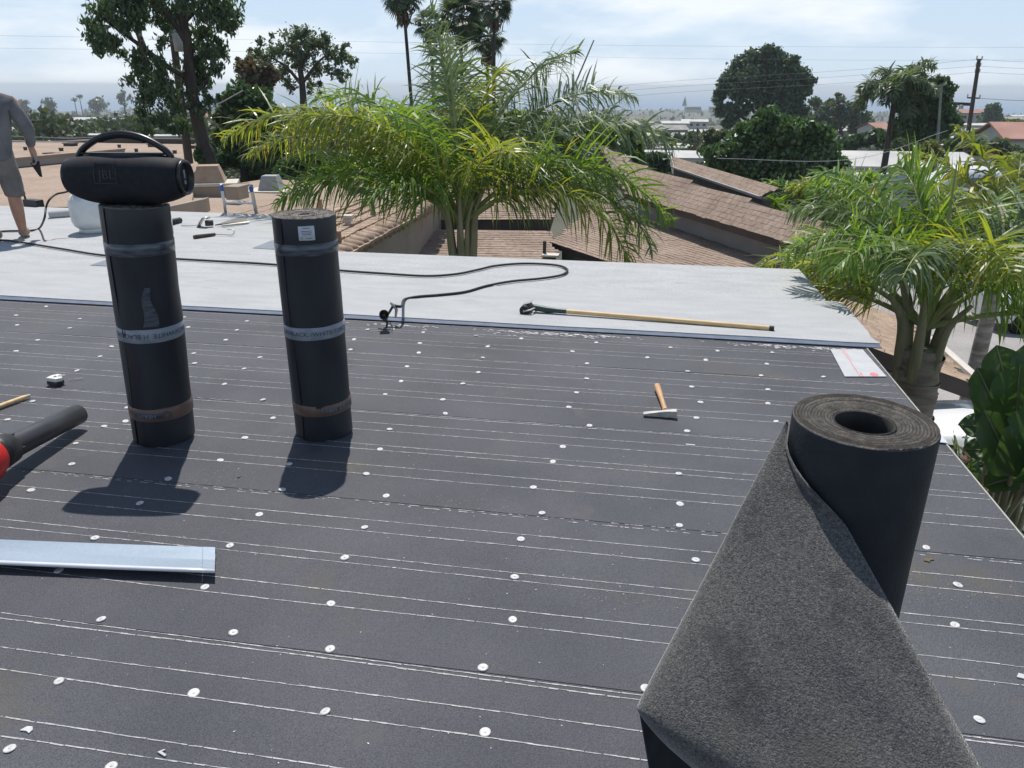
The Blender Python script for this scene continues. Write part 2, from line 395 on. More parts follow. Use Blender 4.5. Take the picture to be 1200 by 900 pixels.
class MB:
    def __init__(s):
        s.V, s.Fs, s.n = [], [], 0
    def add(s, v, f, smooth=False):
        v = np.asarray(v, float).reshape(-1, 3)
        if isinstance(f, np.ndarray):
            s.Fs.append((f + s.n, smooth))
        else:
            for k in sorted({len(x) for x in f}):
                s.Fs.append((np.array([x for x in f if len(x) == k], int) + s.n, smooth))
        s.V.append(v)
        s.n += len(v)
        return s
    def box(s, c, size, rot=None, taper=1.0):
        h = np.asarray(size, float) / 2
        v = np.array([[x, y, z] for z in (-1, 1) for y in (-1, 1) for x in (-1, 1)], float) * h
        v[4:, :2] *= taper
        if rot is not None:
            v = v @ np.asarray(rot).T
        return s.add(v + np.asarray(c, float), [[0, 2, 3, 1], [4, 5, 7, 6], [0, 1, 5, 4], [2, 6, 7, 3], [0, 4, 6, 2], [1, 3, 7, 5]])
    def prism(s, poly, ext):
        p = np.asarray(poly, float)
        e = np.asarray(ext, float)
        n = len(p)
        nn = sum(np.cross(p[i] - p[0], p[(i + 1) % n] - p[0]) for i in range(1, n))
        if np.dot(nn, e) > 0:
            p = p[::-1]
        return s.add(np.vstack([p, p + e]), [list(range(n)), list(range(2 * n - 1, n - 1, -1))] + [[i, i + n, (i + 1) % n + n, (i + 1) % n] for i in range(n)])
    def tube(s, pts, r, n=8, cap=True, smooth=True):
        p = np.asarray(pts, float)
        m = len(p)
        r = np.broadcast_to(np.asarray(r, float), (m,))
        t = np.gradient(p, axis=0)
        a, b, _ = basis(t[0])
        v = []
        for i in range(m):
            d = t[i] / (np.linalg.norm(t[i]) + 1e-12)
            a = a - d * np.dot(a, d)
            a /= np.linalg.norm(a)
            b = np.cross(d, a)
            th = np.arange(n) * 2 * pi / n
            v.append(p[i] + r[i] * (np.cos(th)[:, None] * a + np.sin(th)[:, None] * b))
        f = [[i * n + k, i * n + (k + 1) % n, (i + 1) * n + (k + 1) % n, (i + 1) * n + k] for i in range(m - 1) for k in range(n)]
        s.add(np.vstack(v), np.array(f), smooth)
        if cap:
            s.add(v[0][::-1], [list(range(n))])
            s.add(v[-1], [list(range(n))])
        return s
    def lathe(s, prof, n=32, c=(0, 0, 0), d=(0, 0, 1), smooth=True, jit=0.0):
        a, b, d = basis(d)
        th = np.arange(n) * 2 * pi / n
        ring = np.cos(th)[:, None] * a + np.sin(th)[:, None] * b
        v = np.vstack([np.asarray(c, float) + r * ring + z * d + (rng.normal(0, jit, (n, 1)) * d if jit else 0) for r, z in prof])
        m = len(prof)
        f = np.array([[i * n + k, i * n + (k + 1) % n, (i + 1) * n + (k + 1) % n, (i + 1) * n + k] for i in range(m - 1) for k in range(n)])
        return s.add(v, f, smooth)
    def grid(s, P, smooth=True, closed=False):
        P = np.asarray(P, float)
        m, n, _ = P.shape
        idx = np.arange(m * n).reshape(m, n)
        f = np.stack([idx[:-1, :-1], idx[1:, :-1], idx[1:, 1:], idx[:-1, 1:]], -1).reshape(-1, 4)
        return s.add(P.reshape(-1, 3), f, smooth)
    def build(s, name, mat, parent=None, org=None, kind=None, bevel=0.0):
        V = np.vstack(s.V)
        if org is not None:
            V = V - np.asarray(org, float)
        me = bpy.data.meshes.new(name)
        me.vertices.add(len(V))
        me.vertices.foreach_set('co', V.astype(np.float32).ravel())
        loops = np.concatenate([f.ravel() for f, _ in s.Fs]).astype(np.int32)
        tot = np.concatenate([np.full(len(f), f.shape[1]) for f, _ in s.Fs]).astype(np.int32)
        sm = np.concatenate([np.full(len(f), k, bool) for f, k in s.Fs])
        me.loops.add(len(loops))
        me.loops.foreach_set('vertex_index', loops)
        me.polygons.add(len(tot))
        me.polygons.foreach_set('loop_start', np.concatenate([[0], np.cumsum(tot)[:-1]]).astype(np.int32))
        me.polygons.foreach_set('use_smooth', sm)
        me.update(calc_edges=True)
        me.materials.append(M[mat] if isinstance(mat, str) else mat)
        o = bpy.data.objects.new(name, me)
        COL.objects.link(o)
        if parent is not None:
            o.parent = parent
        if kind:
            o['kind'] = kind
        if bevel:
            b = o.modifiers.new('bevel', 'BEVEL')
            b.width = bevel
            b.segments = 2
            b.limit_method = 'ANGLE'
        return o

def thing(name, label, cat, loc=(0, 0, 0), rz=0.0, group=None):
    o = bpy.data.objects.new(name, None)
    COL.objects.link(o)
    o.location = loc
    o.rotation_euler = (0, 0, rz)
    o.empty_display_size = 0.1
    return tag(o, label, cat, group)
def tag(o, label, cat, group=None):
    o['label'] = label
    o['category'] = cat
    if group:
        o['group'] = group
    return o
def struct(o):
    o['kind'] = 'structure'
    return o
def inst(name, src, parent, loc=(0, 0, 0), rot=(0, 0, 0), sc=(1, 1, 1)):
    o = src.copy()
    COL.objects.link(o)
    o.name = name
    o.parent = parent
    o.location = loc
    o.rotation_euler = rot
    o.scale = sc
    return o
def copy_tree(o, parent=None):
    c = o.copy()
    COL.objects.link(c)
    c.parent = parent
    for ch in list(o.children):
        copy_tree(ch, c)
    return c
def text_verts(txt, size):
    """flat lettering as (verts2d, faces), left edge at 0"""
    cu = bpy.data.curves.new('lettering', 'FONT')
    cu.body = txt
    cu.size = size
    cu.resolution_u = 2
    o = bpy.data.objects.new('lettering', cu)
    COL.objects.link(o)
    dg = bpy.context.evaluated_depsgraph_get()
    me = bpy.data.meshes.new_from_object(o.evaluated_get(dg))
    v = np.array([x.co[:] for x in me.vertices]).reshape(-1, 3)
    f = [list(p.vertices) for p in me.polygons]
    bpy.data.objects.remove(o)
    bpy.data.curves.remove(cu)
    bpy.data.meshes.remove(me)
    return v, f

# ------------------------------------------------------------------ the roof we stand on
roof = struct(bpy.data.objects.new('roof', None))
COL.objects.link(roof)
XR, YF = 1.48, 7.13
OUT = [(-14, -4), (XR, -4), (XR, YF), (-3.1, YF), (-4.72, 9.22), (-14, 9.3)]
MB().prism([(x, y, -0.02) for x, y in OUT], (0, 0, -0.26)).build('deck', 'fascia', roof)
SEAMS = [5.15 - 0.87 * k for k in range(11)]
def felt_z(y):
    for s_ in SEAMS:
        if y >= s_:
            return 0.0026 - 0.0018 * (y - s_) / 0.90
    return 0.0026
nx = 60
for k, s_ in enumerate(SEAMS[1:]):
    xs = np.linspace(-13.9, XR + 0.004 * rng.normal(), nx)
    wob = np.cumsum(rng.normal(0, 0.0012, nx))
    wob -= np.linspace(wob[0], wob[-1], nx)
    rows = []
    rows.append(np.c_[xs, s_ + wob, np.full(nx, 0.0005)])
    for t in (0.0, 0.3, 0.6, 1.0):
        z = 0.0026 - 0.0020 * t
        rows.append(np.c_[xs, s_ + t * 0.92 + wob * (1 - t), np.full(nx, z)])
    MB().grid(np.array(rows)[::-1], smooth=False).build('felt_sheet', 'felt', roof)
# chalk lap lines printed along every sheet, broken into short strokes
OFFS = [(-0.006, 1.0), (-0.024, 1.25), (0.14 - 0.87, 1), (0.225 - 0.87, 1), (0.38 - 0.87, 1), (0.43 - 0.87, 1), (0.583 - 0.87, 1), (0.66 - 0.87, 1)]
for s_ in SEAMS:
    for i, (o_, wt) in enumerate(OFFS):
        y0 = s_ + o_
        if i >= 2:
            y0 = s_ - (0.87 + o_)
        if not (-2.2 < y0 < 4.95):
            continue
        faint = abs(s_ - 2.54) < 0.02 and i < 2
        v, f = [], []
        x = -13.5 + rng.random() * 0.05
        ph, am = rng.random(4) * 6.28, rng.random(4) * 0.003
        while x < XR - 0.01:
            ln = rng.uniform(0.012, 0.045) * (1.0 if not faint else 0.4)
            ln = min(ln, XR - 0.004 - x)
            yy = y0 + sum(am[q] * sin(x * (0.7 + q * 0.9) + ph[q]) for q in range(4)) + rng.normal(0, 0.0004)
            w = rng.uniform(0.0011, 0.0021) * wt
            if faint and rng.random() < 0.45:
                x += ln * 2
                continue
            j = rng.normal(0, 0.0005, 4)
            zz = felt_z(yy) + 0.0012
            b = len(v)
            v += [(x, yy - w + j[0], zz), (x + ln, yy - w + j[1], zz), (x + ln + 0.002, yy + w + j[2], zz), (x - 0.001, yy + w + j[3], zz)]
            f.append([b, b + 1, b + 2, b + 3])
            x += ln + rng.exponential(0.0018) + 0.0006
        MB().add(v, f).build('lap_line', 'chalk', roof)
# white granule-surfaced strips over the far part
def cap_sheet(poly, z, parent=roof):
    return MB().prism([(x, y, z) for x, y in poly], (0, 0, -0.006)).build('cap_sheet', 'cap_white', parent)
cap_sheet([(-13.9, 7.12), (-3.09, 7.12), (-4.72, 9.24), (-13.9, 9.32)], 0.0105)
cap_sheet([(-13.9, 5.93), (1.468, 5.93), (1.466, 6.5), (1.455, 7.0), (1.452, 7.15), (-13.9, 7.17)], 0.014)
edge = [(x, np.interp(x, [-13.9, -4.97, 0.4, 1.585], [5.13, 5.04, 5.0, 4.985]) + 0.006 * sin(x * 2.3) + rng.normal(0, 0.003)) for x in np.linspace(-13.9, 1.585, 70)]
cap_sheet(edge + [ (1.558, 5.12), (1.572, 5.24), (1.575, 6.0), (1.50, 6.03), (-13.9, 6.06)], 0.0185)
MB().prism([(-13.9, 5.05, 0.0125), (-4.97, 4.965, 0.0125), (0.4, 4.93, 0.0125), (1.575, 4.915, 0.0125), (1.585, 5.1, 0.0125), (-13.9, 5.2, 0.0125)], (0, 0, -0.005)).build('selvage_strip', 'selvage', roof)
v, f = [], []
for _ in range(420):
    c = [rng.choice([-1.6, -0.75, -0.55, -0.3, 0.9, 1.2]) + rng.normal(0, 0.16), 4.89 - abs(rng.normal(0, 0.035))]
    if c[0] > XR - 0.03:
        continue
    r = rng.uniform(0.002, 0.009)
    b = len(v)
    for q in range(5):
        a = q * 1.2566 + rng.normal(0, 0.2)
        v.append((c[0] + r * 1.8 * cos(a), c[1] + r * 0.6 * sin(a), felt_z(c[1]) + 0.002))
    f.append(list(range(b, b + 5)))
MB().add(v, f).build('white_dust', 'dust', roof, kind='stuff')
v, f, v2, f2 = [], [], [], []
PATCH = [on_z(x, y)[:2] for x, y in ((540, 590), (1085, 690), (640, 405), (460, 400), (890, 470), (250, 560), (730, 700))]
for k in range(1500):
    if k < 700:
        c = (rng.uniform(-5, XR - 0.05), 0.8 + 4.1 * rng.random() ** 1.3)
    else:
        q = PATCH[rng.integers(len(PATCH))]
        c = (q[0] + rng.normal(0, 0.11), q[1] + rng.normal(0, 0.05))
        if c[0] > XR - 0.02:
            continue
    r = rng.uniform(0.0008, 0.0024) * (1.6 if rng.random() < 0.05 else 1)
    a = rng.random() * 6.28
    V_, F_q = (v, f) if k < 700 else (v2, f2)
    b = len(V_)
    z = felt_z(c[1]) + 0.0012
    for q in range(4):
        V_.append((c[0] + r * (1.6 if q % 2 else 0.8) * cos(a + q * 1.57), c[1] + r * (1.6 if q % 2 else 0.8) * sin(a + q * 1.57), z + (0.0006 if q == 1 else 0)))
    F_q.append([b, b + 1, b + 2, b + 3])
MB().add(v, f).build('white_grit', 'cap_metal', roof, kind='stuff')
MB().add(v2, f2).build('tan_grit', 'grit', roof, kind='stuff')
# metal drip edge along the right side
MB().prism([(XR + 0.001, -4, -0.001), (XR + 0.002, -4, 0.006), (XR + 0.008, -4, 0.006), (XR + 0.010, -4, -0.07), (XR + 0.006, -4, -0.07), (XR + 0.006, -4, -0.002)],
           (0, 8.93, 0)).build('drip_edge', 'grey_metal', roof)
# nail caps
CAPS = [(430.7,385.9),(460.5,385.3),(496,389),(557.9,392.8),(610.9,396.3),(698.9,401.1),(492,401.9),(571.5,405.6),(670.9,411.5),(490.7,413.3),(565.9,418.9),
(688,425.9),(477,429),(560.5,436),(687.5,443.2),(470,446.4),(542.4,449.3),(675.7,459.5),(451.5,461.6),(518.9,468),(666.7,476.5),(521.9,484.3),(690.9,498.4),
(456.5,502.4),(659.7,522.9),(445.3,525.9),(648,540.3),(429.3,554.7),(625,570.4),(452.5,580.5),(635.2,600.8),(427.2,617),(610.4,631),(603.2,675.5),(600.8,725.3),
(565.9,781.6),(568.5,856.8),(54,358.7),(18.7,369.3),(93.3,373.3),(20,380.8),(81.6,384),(44,398),(130.7,405.6),(18.7,410.9),(117.3,417.3),(90,433.9),(37.9,469.9),
(148.8,477),(8.5,491),(121.9,499),(147,493),(88.5,519),(135.5,365.3),(215.5,371.2),(220.5,383),(289.3,375.7),(277.6,386.7),(264.5,398),(227,413.6),(304.5,418),
(286,431.7),(228,425.3),(263,449.6),(308,468.3),(319.9,489.3),(287,512.3),(84,543.5),(36,573.6),(258,538.7),(197,560.5),(163.7,588.8),(303.7,601.9),(111.2,629.9),
(269.3,638.7),(68.8,667.7),(240,687.2),(387.7,706.7),(118.3,725),(273.3,741),(386.7,760),(68.7,797.3),(226.7,811),(381,832.7),(11,876.3),(130,897.7),(414.8,397.3),
(410.7,409.6),(338.8,543.2),(330.6,573.2),(404,653),(786,406.7),(841,410.7),(905,412.5),(758.7,418.7),(827.2,421.3),(898.7,426.1),(805.9,434.9),(892,439.7),
(965,441.3),(810.7,452.8),(900,455.7),(821,470.9),(900,472.3),(816.3,489),(909.6,493.3),(805.3,504.8),(795.5,554.4),(797,589.9),(796.3,615.2),(815.5,655.2),
(1085.7,641),(1122.8,684.6),(1119.4,731.4),(1148,842.4),(757,806)]
cap_me = MB().lathe([(0.0, 0.0024), (0.004, 0.0024), (0.0068, 0.0031), (0.0095, 0.0027), (0.0122, 0.0031), (0.0147, 0.0017), (0.0149, 0.0)], 14)
cap0 = None
for i, (x, y) in enumerate(CAPS):
    p = on_z(x, y, 0.006)
    p[2] = felt_z(p[1]) + 0.001
    if cap0 is None:
        cap0 = cap_me.build('nail_cap', 'cap_metal', roof)
        nh0 = MB().lathe([(0.0, 0.0036), (0.0022, 0.0034), (0.0028, 0.0028), (0.0026, 0.0022)], 8).build('nail_head', 'nail', cap0)
        c = cap0
    else:
        c = cap0.copy()
        COL.objects.link(c)
        if y > 470:
            inst('nail_head', nh0, c)
    c.location = p
    s_ = rng.uniform(0.92, 1.08)
    c.scale = (s_, s_ * rng.uniform(0.9, 1.08), rng.uniform(0.8, 1.5))
    c.rotation_euler = (rng.normal(0, 0.07), rng.normal(0, 0.07), rng.random() * 6)
    c.parent = roof
# own house below
o = MB()
for a, b in (((-13.5, -3.6), (1.1, -3.6)), ((1.1, -3.6), (1.1, 6.8)), ((1.1, 6.8), (-13.5, 6.8))):
    d = A(b[0] - a[0], b[1] - a[1], 0)
    nrm = A(-d[1], d[0], 0) / np.linalg.norm(d) * 0.1
    o.prism([A(*a, -0.285), A(*b, -0.285), A(*b, -0.285) + nrm, A(*a, -0.285) + nrm], (0, 0, -3.6))
struct(o.build('house_walls', 'house_own'))

# ------------------------------------------------------------------ the standing membrane rolls
def roll_body(t, R, H, core=0.028, name='membrane'):
    n = 56
    prof = [(R * 0.995, 0.0)]
    for k in range(1, 13):
        prof.append((R + rng.normal(0, 0.0006), H * k / 12.0 - (0.004 if k == 12 else 0)))
    prof.append((R * 0.99, H))
    mb = MB().lathe(prof, n)
    V = mb.V[0]
    th = np.arctan2(V[:, 1], V[:, 0])
    a_ = rng.random(6) * 6.28
    dr = 0.0016 * (np.sin(2 * th + 3 * V[:, 2] + a_[0]) + 0.7 * np.sin(5 * th - 9 * V[:, 2] + a_[1]) + 0.6 * np.sin(3 * th + 17 * V[:, 2] + a_[2]))
    V[:, 0] += dr * np.cos(th)
    V[:, 1] += dr * np.sin(th)
    mb.build(name, 'wrap', t)
    th = np.linspace(-3.0, -1.95, 10)
    zz = np.linspace(0.002, H - 0.003, 16)
    wv = 0.05 * np.sin(zz * 7 + a_[3])
    MB().grid(np.array([[((R + 0.0016 + 0.002 * (k == 9)) * cos(q + w_), (R + 0.0016 + 0.002 * (k == 9)) * sin(q + w_), z_) for k, q in enumerate(th)] for z_, w_ in zip(zz, wv)])).build('loose_end', 'wrap', t)
    rr = np.linspace(R * 0.99, core, 30)
    prof = [(r, H + (0.0025 if k % 2 else -0.0025) + rng.normal(0, 0.002)) for k, r in enumerate(rr)]
    prof += [(core, H - 0.03), (core, 0.25), (0.0, 0.25)]
    e = MB().lathe(prof, n, jit=0.0012)
    for _ in range(26):                        # ragged flakes on the rim
        a = rng.random() * 6.28
        r = rng.uniform(core + 0.01, R)
        c = A(r * cos(a), r * sin(a), H + 0.002)
        e.box(c, (rng.uniform(0.004, 0.016), rng.uniform(0.002, 0.005), rng.uniform(0.002, 0.008)), rotz(a + 1.57))
    e.build('rolled_end', 'wrap_end', t)
def band(t, R, z0, z1, mat, name, n=56, tilt=0.0, a0=0.0, a1=2 * pi, off=0.0015):
    th = np.linspace(a0, a1, n)
    z = np.array([z0, z0 + 0.003, z1 - 0.003, z1])
    r = np.array([R, R + off, R + off, R])
    P = np.stack([r[:, None] * np.cos(th), r[:, None] * np.sin(th), z[:, None] + tilt * np.cos(th)], -1)
    return MB().grid(P[::-1]).build(name, mat, t)
def wrap_text(t, txt, size, R, zc, ang, mat, name='lettering', flip=False, tilt=0.0, off=0.0048, shift=0.0):
    v, f = text_verts(txt, size)
    x = v[:, 0] - v[:, 0].mean() + shift
    z = v[:, 1] - (v[:, 1].max() + v[:, 1].min()) / 2
    if flip:
        x, z = -x, -z
    th = ang + x / R
    V = np.c_[(R + off) * np.cos(th), (R + off) * np.sin(th), zc + z + tilt * np.cos(th)]
    return MB().add(V, f).build(name, mat, t, kind='stuff')
def zf(x, y, Y):
    return on_y(x, y, Y)[2]

R1c, R1 = A(-2.195, 2.955), 0.137
t = thing('membrane_roll', 'tall black membrane roll carrying the black boombox, pale printed tape round its middle', 'roofing roll', (*R1c, 0.006), group='standing black membrane rolls')
H1 = zf(160, 246, R1c[1] - R1) - 0.004
roll_body(t, R1, H1)
fa = math.atan2(-R1c[1], -R1c[0])
YF1 = R1c[1] - R1 * 0.9
for n_, ya, yb, mt in (('clear_tape', 288, 303, 'tape_clear'), ('printed_tape', 388, 404, 'tape_white'), ('orange_tape', 481, 496, 'tape_orange')):
    xx = 160 + (ya - 288) * 0.14
    band(t, R1, zf(xx, yb, YF1), zf(xx, ya, YF1), mt, n_, tilt=0.004, off=0.0036)
zt = (zf(177, 388, YF1) + zf(177, 404, YF1)) / 2
wrap_text(t, "TORCH/WHITE  H BLACK/AC", 0.03, R1, zt, fa, 'print', flip=True, tilt=0.004, shift=-0.01)
zo = (zf(190, 481, YF1) + zf(190, 496, YF1)) / 2
band(t, R1, zo - 0.017, zo + 0.014, 'print', 'dark_label', n=14, a0=fa - 0.95, a1=fa - 0.02, off=0.0044, tilt=0.004)
wrap_text(t, "HEAVY ", 0.027, R1, zo - 0.002, fa - 0.5, 'print_pale', flip=True, off=0.0054, tilt=0.004)
v = []
ring_a = np.linspace(0, 2 * pi, 20)
P = np.array([[(R1 + 0.0052) * cos(fa + 0.12 + r * cos(q) / R1) for q in ring_a] for r in (0.019, 0.013)])
Q = np.array([[(R1 + 0.0052) * sin(fa + 0.12 + r * cos(q) / R1) for q in ring_a] for r in (0.019, 0.013)])
Z = np.array([[zo + r * sin(q) for q in ring_a] for r in (0.019, 0.013)])
MB().grid(np.stack([P, Q, Z], -1)).build('round_mark', 'print', t)
t.rotation_euler = (0, radians(3.0), 0)
# wrinkled film patch hanging on the front
ph = np.linspace(-0.25, 0.22, 7)
zz = np.linspace(zf(168, 384, YF1), zf(164, 338, YF1), 8)
P = np.array([[((R1 + 0.003 + 0.003 * rng.random()) * cos(fa + p_ * (0.35 + 0.65 * (1 - k / 7)) + 0.05 * sin(k)), (R1 + 0.003 + 0.003 * rng.random()) * sin(fa + p_ * (0.35 + 0.65 * (1 - k / 7)) + 0.05 * sin(k)), z_) for p_ in ph] for k, z_ in enumerate(zz)])
MB().grid(P).build('torn_film', 'tape_clear', t)
band(t, R1, zf(196, 285, YF1), zf(196, 266, YF1), 'sticker', 'label_edge', n=6, a0=fa + 1.27, a1=fa + 1.62, off=0.0034)

R2c, R2 = A(-1.462, 3.145), 0.135
t = thing('membrane_roll', 'black membrane roll standing alone with a small white paper label near its top', 'roofing roll', (*R2c, 0.006), group='standing black membrane rolls')
YF2 = R2c[1] - R2 * 0.92
H2 = zf(359, 252, R2c[1]) - 0.004
roll_body(t, R2, H2)
fa = math.atan2(-R2c[1], -R2c[0])
for n_, ya, yb, mt in (('clear_tape', 289, 303, 'tape_clear'), ('printed_tape', 386, 401, 'tape_white'), ('orange_tape', 477, 490, 'tape_orange')):
    xx = 360 + (ya - 289) * 0.066
    band(t, R2, zf(xx, yb, YF2), zf(xx, ya, YF2), mt, n_, tilt=0.002, off=0.0036)
zt = (zf(367, 386, YF2) + zf(367, 401, YF2)) / 2
wrap_text(t, "LAS/BLACK, /WHITE/TORCH", 0.028, R2, zt, fa, 'print', shift=0.0)
zo = (zf(373, 477, YF2) + zf(373, 490, YF2)) / 2
band(t, R2, zo - 0.012, zo + 0.012, 'print', 'dark_label', n=16, a0=fa + 0.02, a1=fa + 1.25, off=0.0044)
wrap_text(t, "HEAVY  & BASE", 0.022, R2, zo, fa + 0.62, 'print_pale', off=0.0054)
za, zb = zf(363, 284, YF2), zf(363, 267, YF2)
aa = fa + 0.03
band(t, R2, za, zb, 'sticker', 'paper_label', n=8, a0=aa - 0.245, a1=aa + 0.245, off=0.0034)
for k, (w, dz, sh) in enumerate(((0.030, 0.86, 0), (0.042, 0.66, 0), (0.042, 0.54, 0), (0.036, 0.42, 0), (0.026, 0.17, 0.008))):
    zc_ = za + (zb - za) * dz
    band(t, R2, zc_ - 0.0017, zc_ + 0.0017, 'selvage', 'label_line', n=6, a0=aa + (sh - w / 2) / R2, a1=aa + (sh + w / 2) / R2, off=0.0044)
wrap_text(t, "K", 0.014, R2, za + (zb - za) * 0.19, aa - 0.15, 'selvage', off=0.0054)

# ------------------------------------------------------------------ boombox
bp = on_y(150, 250, R1c[1])
box = thing('boombox', 'large black cylindrical portable speaker with arched handle, on top of the roll', 'speaker', (bp[0] + 0.034, R1c[1], H1 + 0.0095), radians(7))
BL = 0.238
def bsec(x):
    u = abs(x) / BL
    hz = 0.104 * (1 - 0.30 * u ** 3.2)
    hy = 0.098 * (1 - 0.20 * u ** 3.2)
    zt_ = 0.203 - 0.022 * u ** 3
    return zt_ - hz, hz, hy
def bfront(x, z, off=0.0):
    zc_, hz, hy = bsec(x)
    q = min(abs((z - zc_) / hz), 0.999)
    return -hy * (1 - q ** 2.5) ** (1 / 2.5) - off
xs = np.r_[-BL, np.linspace(-BL * 0.98, BL * 0.98, 30), BL]
rows = []
for x in xs:
    zc_, hz, hy = bsec(x)
    k_ = 0.93 if abs(x) == BL else 1.0
    th = np.linspace(0, 2 * pi, 41)
    c, s_ = np.cos(th), np.sin(th)
    rows.append(np.c_[np.full(41, x), -hy * k_ * np.sign(s_) * np.abs(s_) ** 0.8, zc_ + hz * k_ * np.sign(c) * np.abs(c) ** 0.8])
MB().grid(np.array(rows)).build('body', 'spk', box)
for sgn in (-1, 1):
    zc_, hz, hy = bsec(BL)
    e = MB().lathe([(hz * 0.90, -0.004), (hz * 1.0, 0.002), (hz * 0.98, 0.012), (hz * 0.86, 0.014), (hz * 0.80, -0.006), (hz * 0.74, -0.012)], 36, (sgn * BL, 0, zc_), (sgn, 0, 0)).build('end_ring', 'spk_plastic', box)
    d = MB().lathe([(hz * 0.745, -0.012), (hz * 0.70, -0.004), (hz * 0.55, -0.010), (hz * 0.40, -0.002), (0.0, 0.0)], 36, (sgn * BL, 0, zc_), (sgn, 0, 0)).build('end_cone', 'spk', box)
    if sgn == 1:
        m_ = MB()
        x0 = BL + 0.0012
        yv = lambda y_, z_: (x0, y_, zc_ + z_)
        m_.prism([yv(-0.006, 0.030), yv(0.010, 0.030), yv(0.006, -0.004), yv(-0.002, -0.004)], (0.002, 0, 0))
        m_.lathe([(0.004, 0), (0.004, 0.002), (0.009, 0.002), (0.009, 0)], 16, (x0, 0.002, zc_ - 0.020), (1, 0, 0))
        m_.build('end_mark', 'spk_mark_light', d)
hp = smooth_path([(-0.200, 0, 0.190), (-0.17, 0, 0.222), (-0.10, 0, 0.262), (-0.03, 0, 0.279), (0.03, 0, 0.279), (0.10, 0, 0.262), (0.17, 0, 0.222), (0.200, 0, 0.188)], 6)
MB().tube(hp, 0.0135, 10).build('handle', 'spk_plastic', box)
gp = [p for p in hp if abs(p[0]) < 0.11]
MB().tube(A(*[tuple(p - A(0, 0, 0.004)) for p in gp]).reshape(-1, 3), 0.0142, 10).build('handle_grip', 'spk', box)
MB().box((0.0, 0, 0.203), (0.36, 0.035, 0.008)).build('top_strip', 'spk_plastic', box, bevel=0.003)
em = MB()
ex, ez, ew, eh = -0.045, 0.135, 0.096, 0.088
for (xa, xb, z0_, z1_) in ((ex - ew / 2, ex + ew / 2, ez + eh / 2 - 0.004, ez + eh / 2), (ex - ew / 2, ex + ew / 2, ez - eh / 2, ez - eh / 2 + 0.004),
                           (ex - ew / 2, ex - ew / 2 + 0.004, ez - eh / 2, ez + eh / 2), (ex + ew / 2 - 0.004, ex + ew / 2, ez - eh / 2, ez + eh / 2)):
    P = np.array([[(x, bfront(x, z, 0.003), z) for x in np.linspace(xa, xb, 8)] for z in np.linspace(z0_, z1_, 8)])
    em.grid(P)
em.build('emblem_frame', 'spk_mark', box)
v, f = text_verts('JBL', 0.052)
v[:, 0] += ex - v[:, 0].mean()
v[:, 1] += ez - 0.012 - v[:, 1].mean()
MB().add(np.array([(x, bfront(x, z, 0.003), z) for x, z, _ in v]), f).build('emblem_letters', 'spk_mark', box)
v, f = text_verts('!', 0.04)
v[:, 0] += ex + 0.036 - v[:, 0].mean()
v[:, 1] += ez + 0.016 - v[:, 1].mean()
MB().add(np.array([(x, bfront(x, z, 0.003), z) for x, z, _ in v]), f).build('emblem_mark', 'spk_mark', box)

# ------------------------------------------------------------------ big half-used felt roll with a folded flap
BC, BR, BH = A(0.386, 1.222), 0.1135, 1.048
big = thing('felt_roll', 'big thick black felt roll near the camera with a grey flap folded over its side', 'roofing roll', (*BC, 0.006))
MB().lathe([(BR, 0)] + [(BR + rng.normal(0, 0.0003), BH * k / 14) for k in range(1, 14)] + [(BR, BH - 0.003), (BR * 0.992, BH)], 72).build('wound_felt', 'fuzz_under', big)
prof = []
rr = np.linspace(BR * 0.992, 0.049, 52)
for k, r in enumerate(rr):
    prof.append((r, BH + (0.0022 if k % 2 else -0.0022) + rng.normal(0, 0.0012) - (0.004 if r < 0.056 else 0)))
MB().lathe(prof, 96, jit=0.0004).build('rolled_end', 'roll_end', big)
MB().lathe([(0.049, BH - 0.004), (0.0475, BH - 0.001), (0.0455, BH - 0.003), (0.0450, BH - 0.02), (0.045, 0.3), (0, 0.3)], 56).build('core_tube', 'core', big)
org = A(*BC, 0.006)
vd = A(BC[0], BC[1], 0) / np.linalg.norm(BC)
lf = A(-vd[1], vd[0], 0)
Apt = A(BC[0], BC[1], 0) + lf * (BR + 0.003) - vd * 0.02 + A(0, 0, BH - 0.012)
Bpt = on_z(749, 829, 0.66)
Cpt = on_z(1232, 1050, 0.62)
ns, nt_ = 44, 30
upv = A(0, 0, 1.0)
rows = []
for i in range(ns + 12):
    s_ = min(i / (ns - 1), 1.0)
    fold = Apt + (Bpt - Apt) * s_
    edge = Apt + (Cpt - Apt) * s_ + A(0.0, -0.004, 0.0)
    row = []
    dirS = (Cpt - Apt) / np.linalg.norm(Cpt - Apt)
    out = np.cross(edge - fold + A(1e-6, 0, 0), Bpt - Apt)
    out = out / (np.linalg.norm(out) + 1e-9)
    if out[2] < 0:
        out = -out
    wdt = np.linalg.norm(edge - fold)
    for j in range(nt_):
        tt = (j / (nt_ - 1)) ** 1.6
        p = fold + (edge - fold) * tt
        p = p + out * (0.13 * wdt * (np.sqrt(tt) * (1 - tt)) * 1.5) + out * (0.005 * sin(9 * s_ + 5 * tt) + 0.003 * sin(23 * s_ - 11 * tt) * tt) * s_
        if i >= ns:
            ph_ = (i - ns + 1) / 12 * radians(128) * min(1, tt * 6) ** 0.6
            rc = 0.115 * min(1, 0.25 + tt * 2.6)
            hd = A(dirS[0], dirS[1], dirS[2])
            p = p + rc * (sin(ph_) * hd - (1 - cos(ph_)) * out)
        hv = A(p[0] - BC[0], p[1] - BC[1], 0)
        hl = np.linalg.norm(hv)
        lim = BR + 0.004 + 0.006 * tt
        if hl < lim:
            p = p + hv / hl * (lim - hl)
        row.append(p)
    rows.append(row)
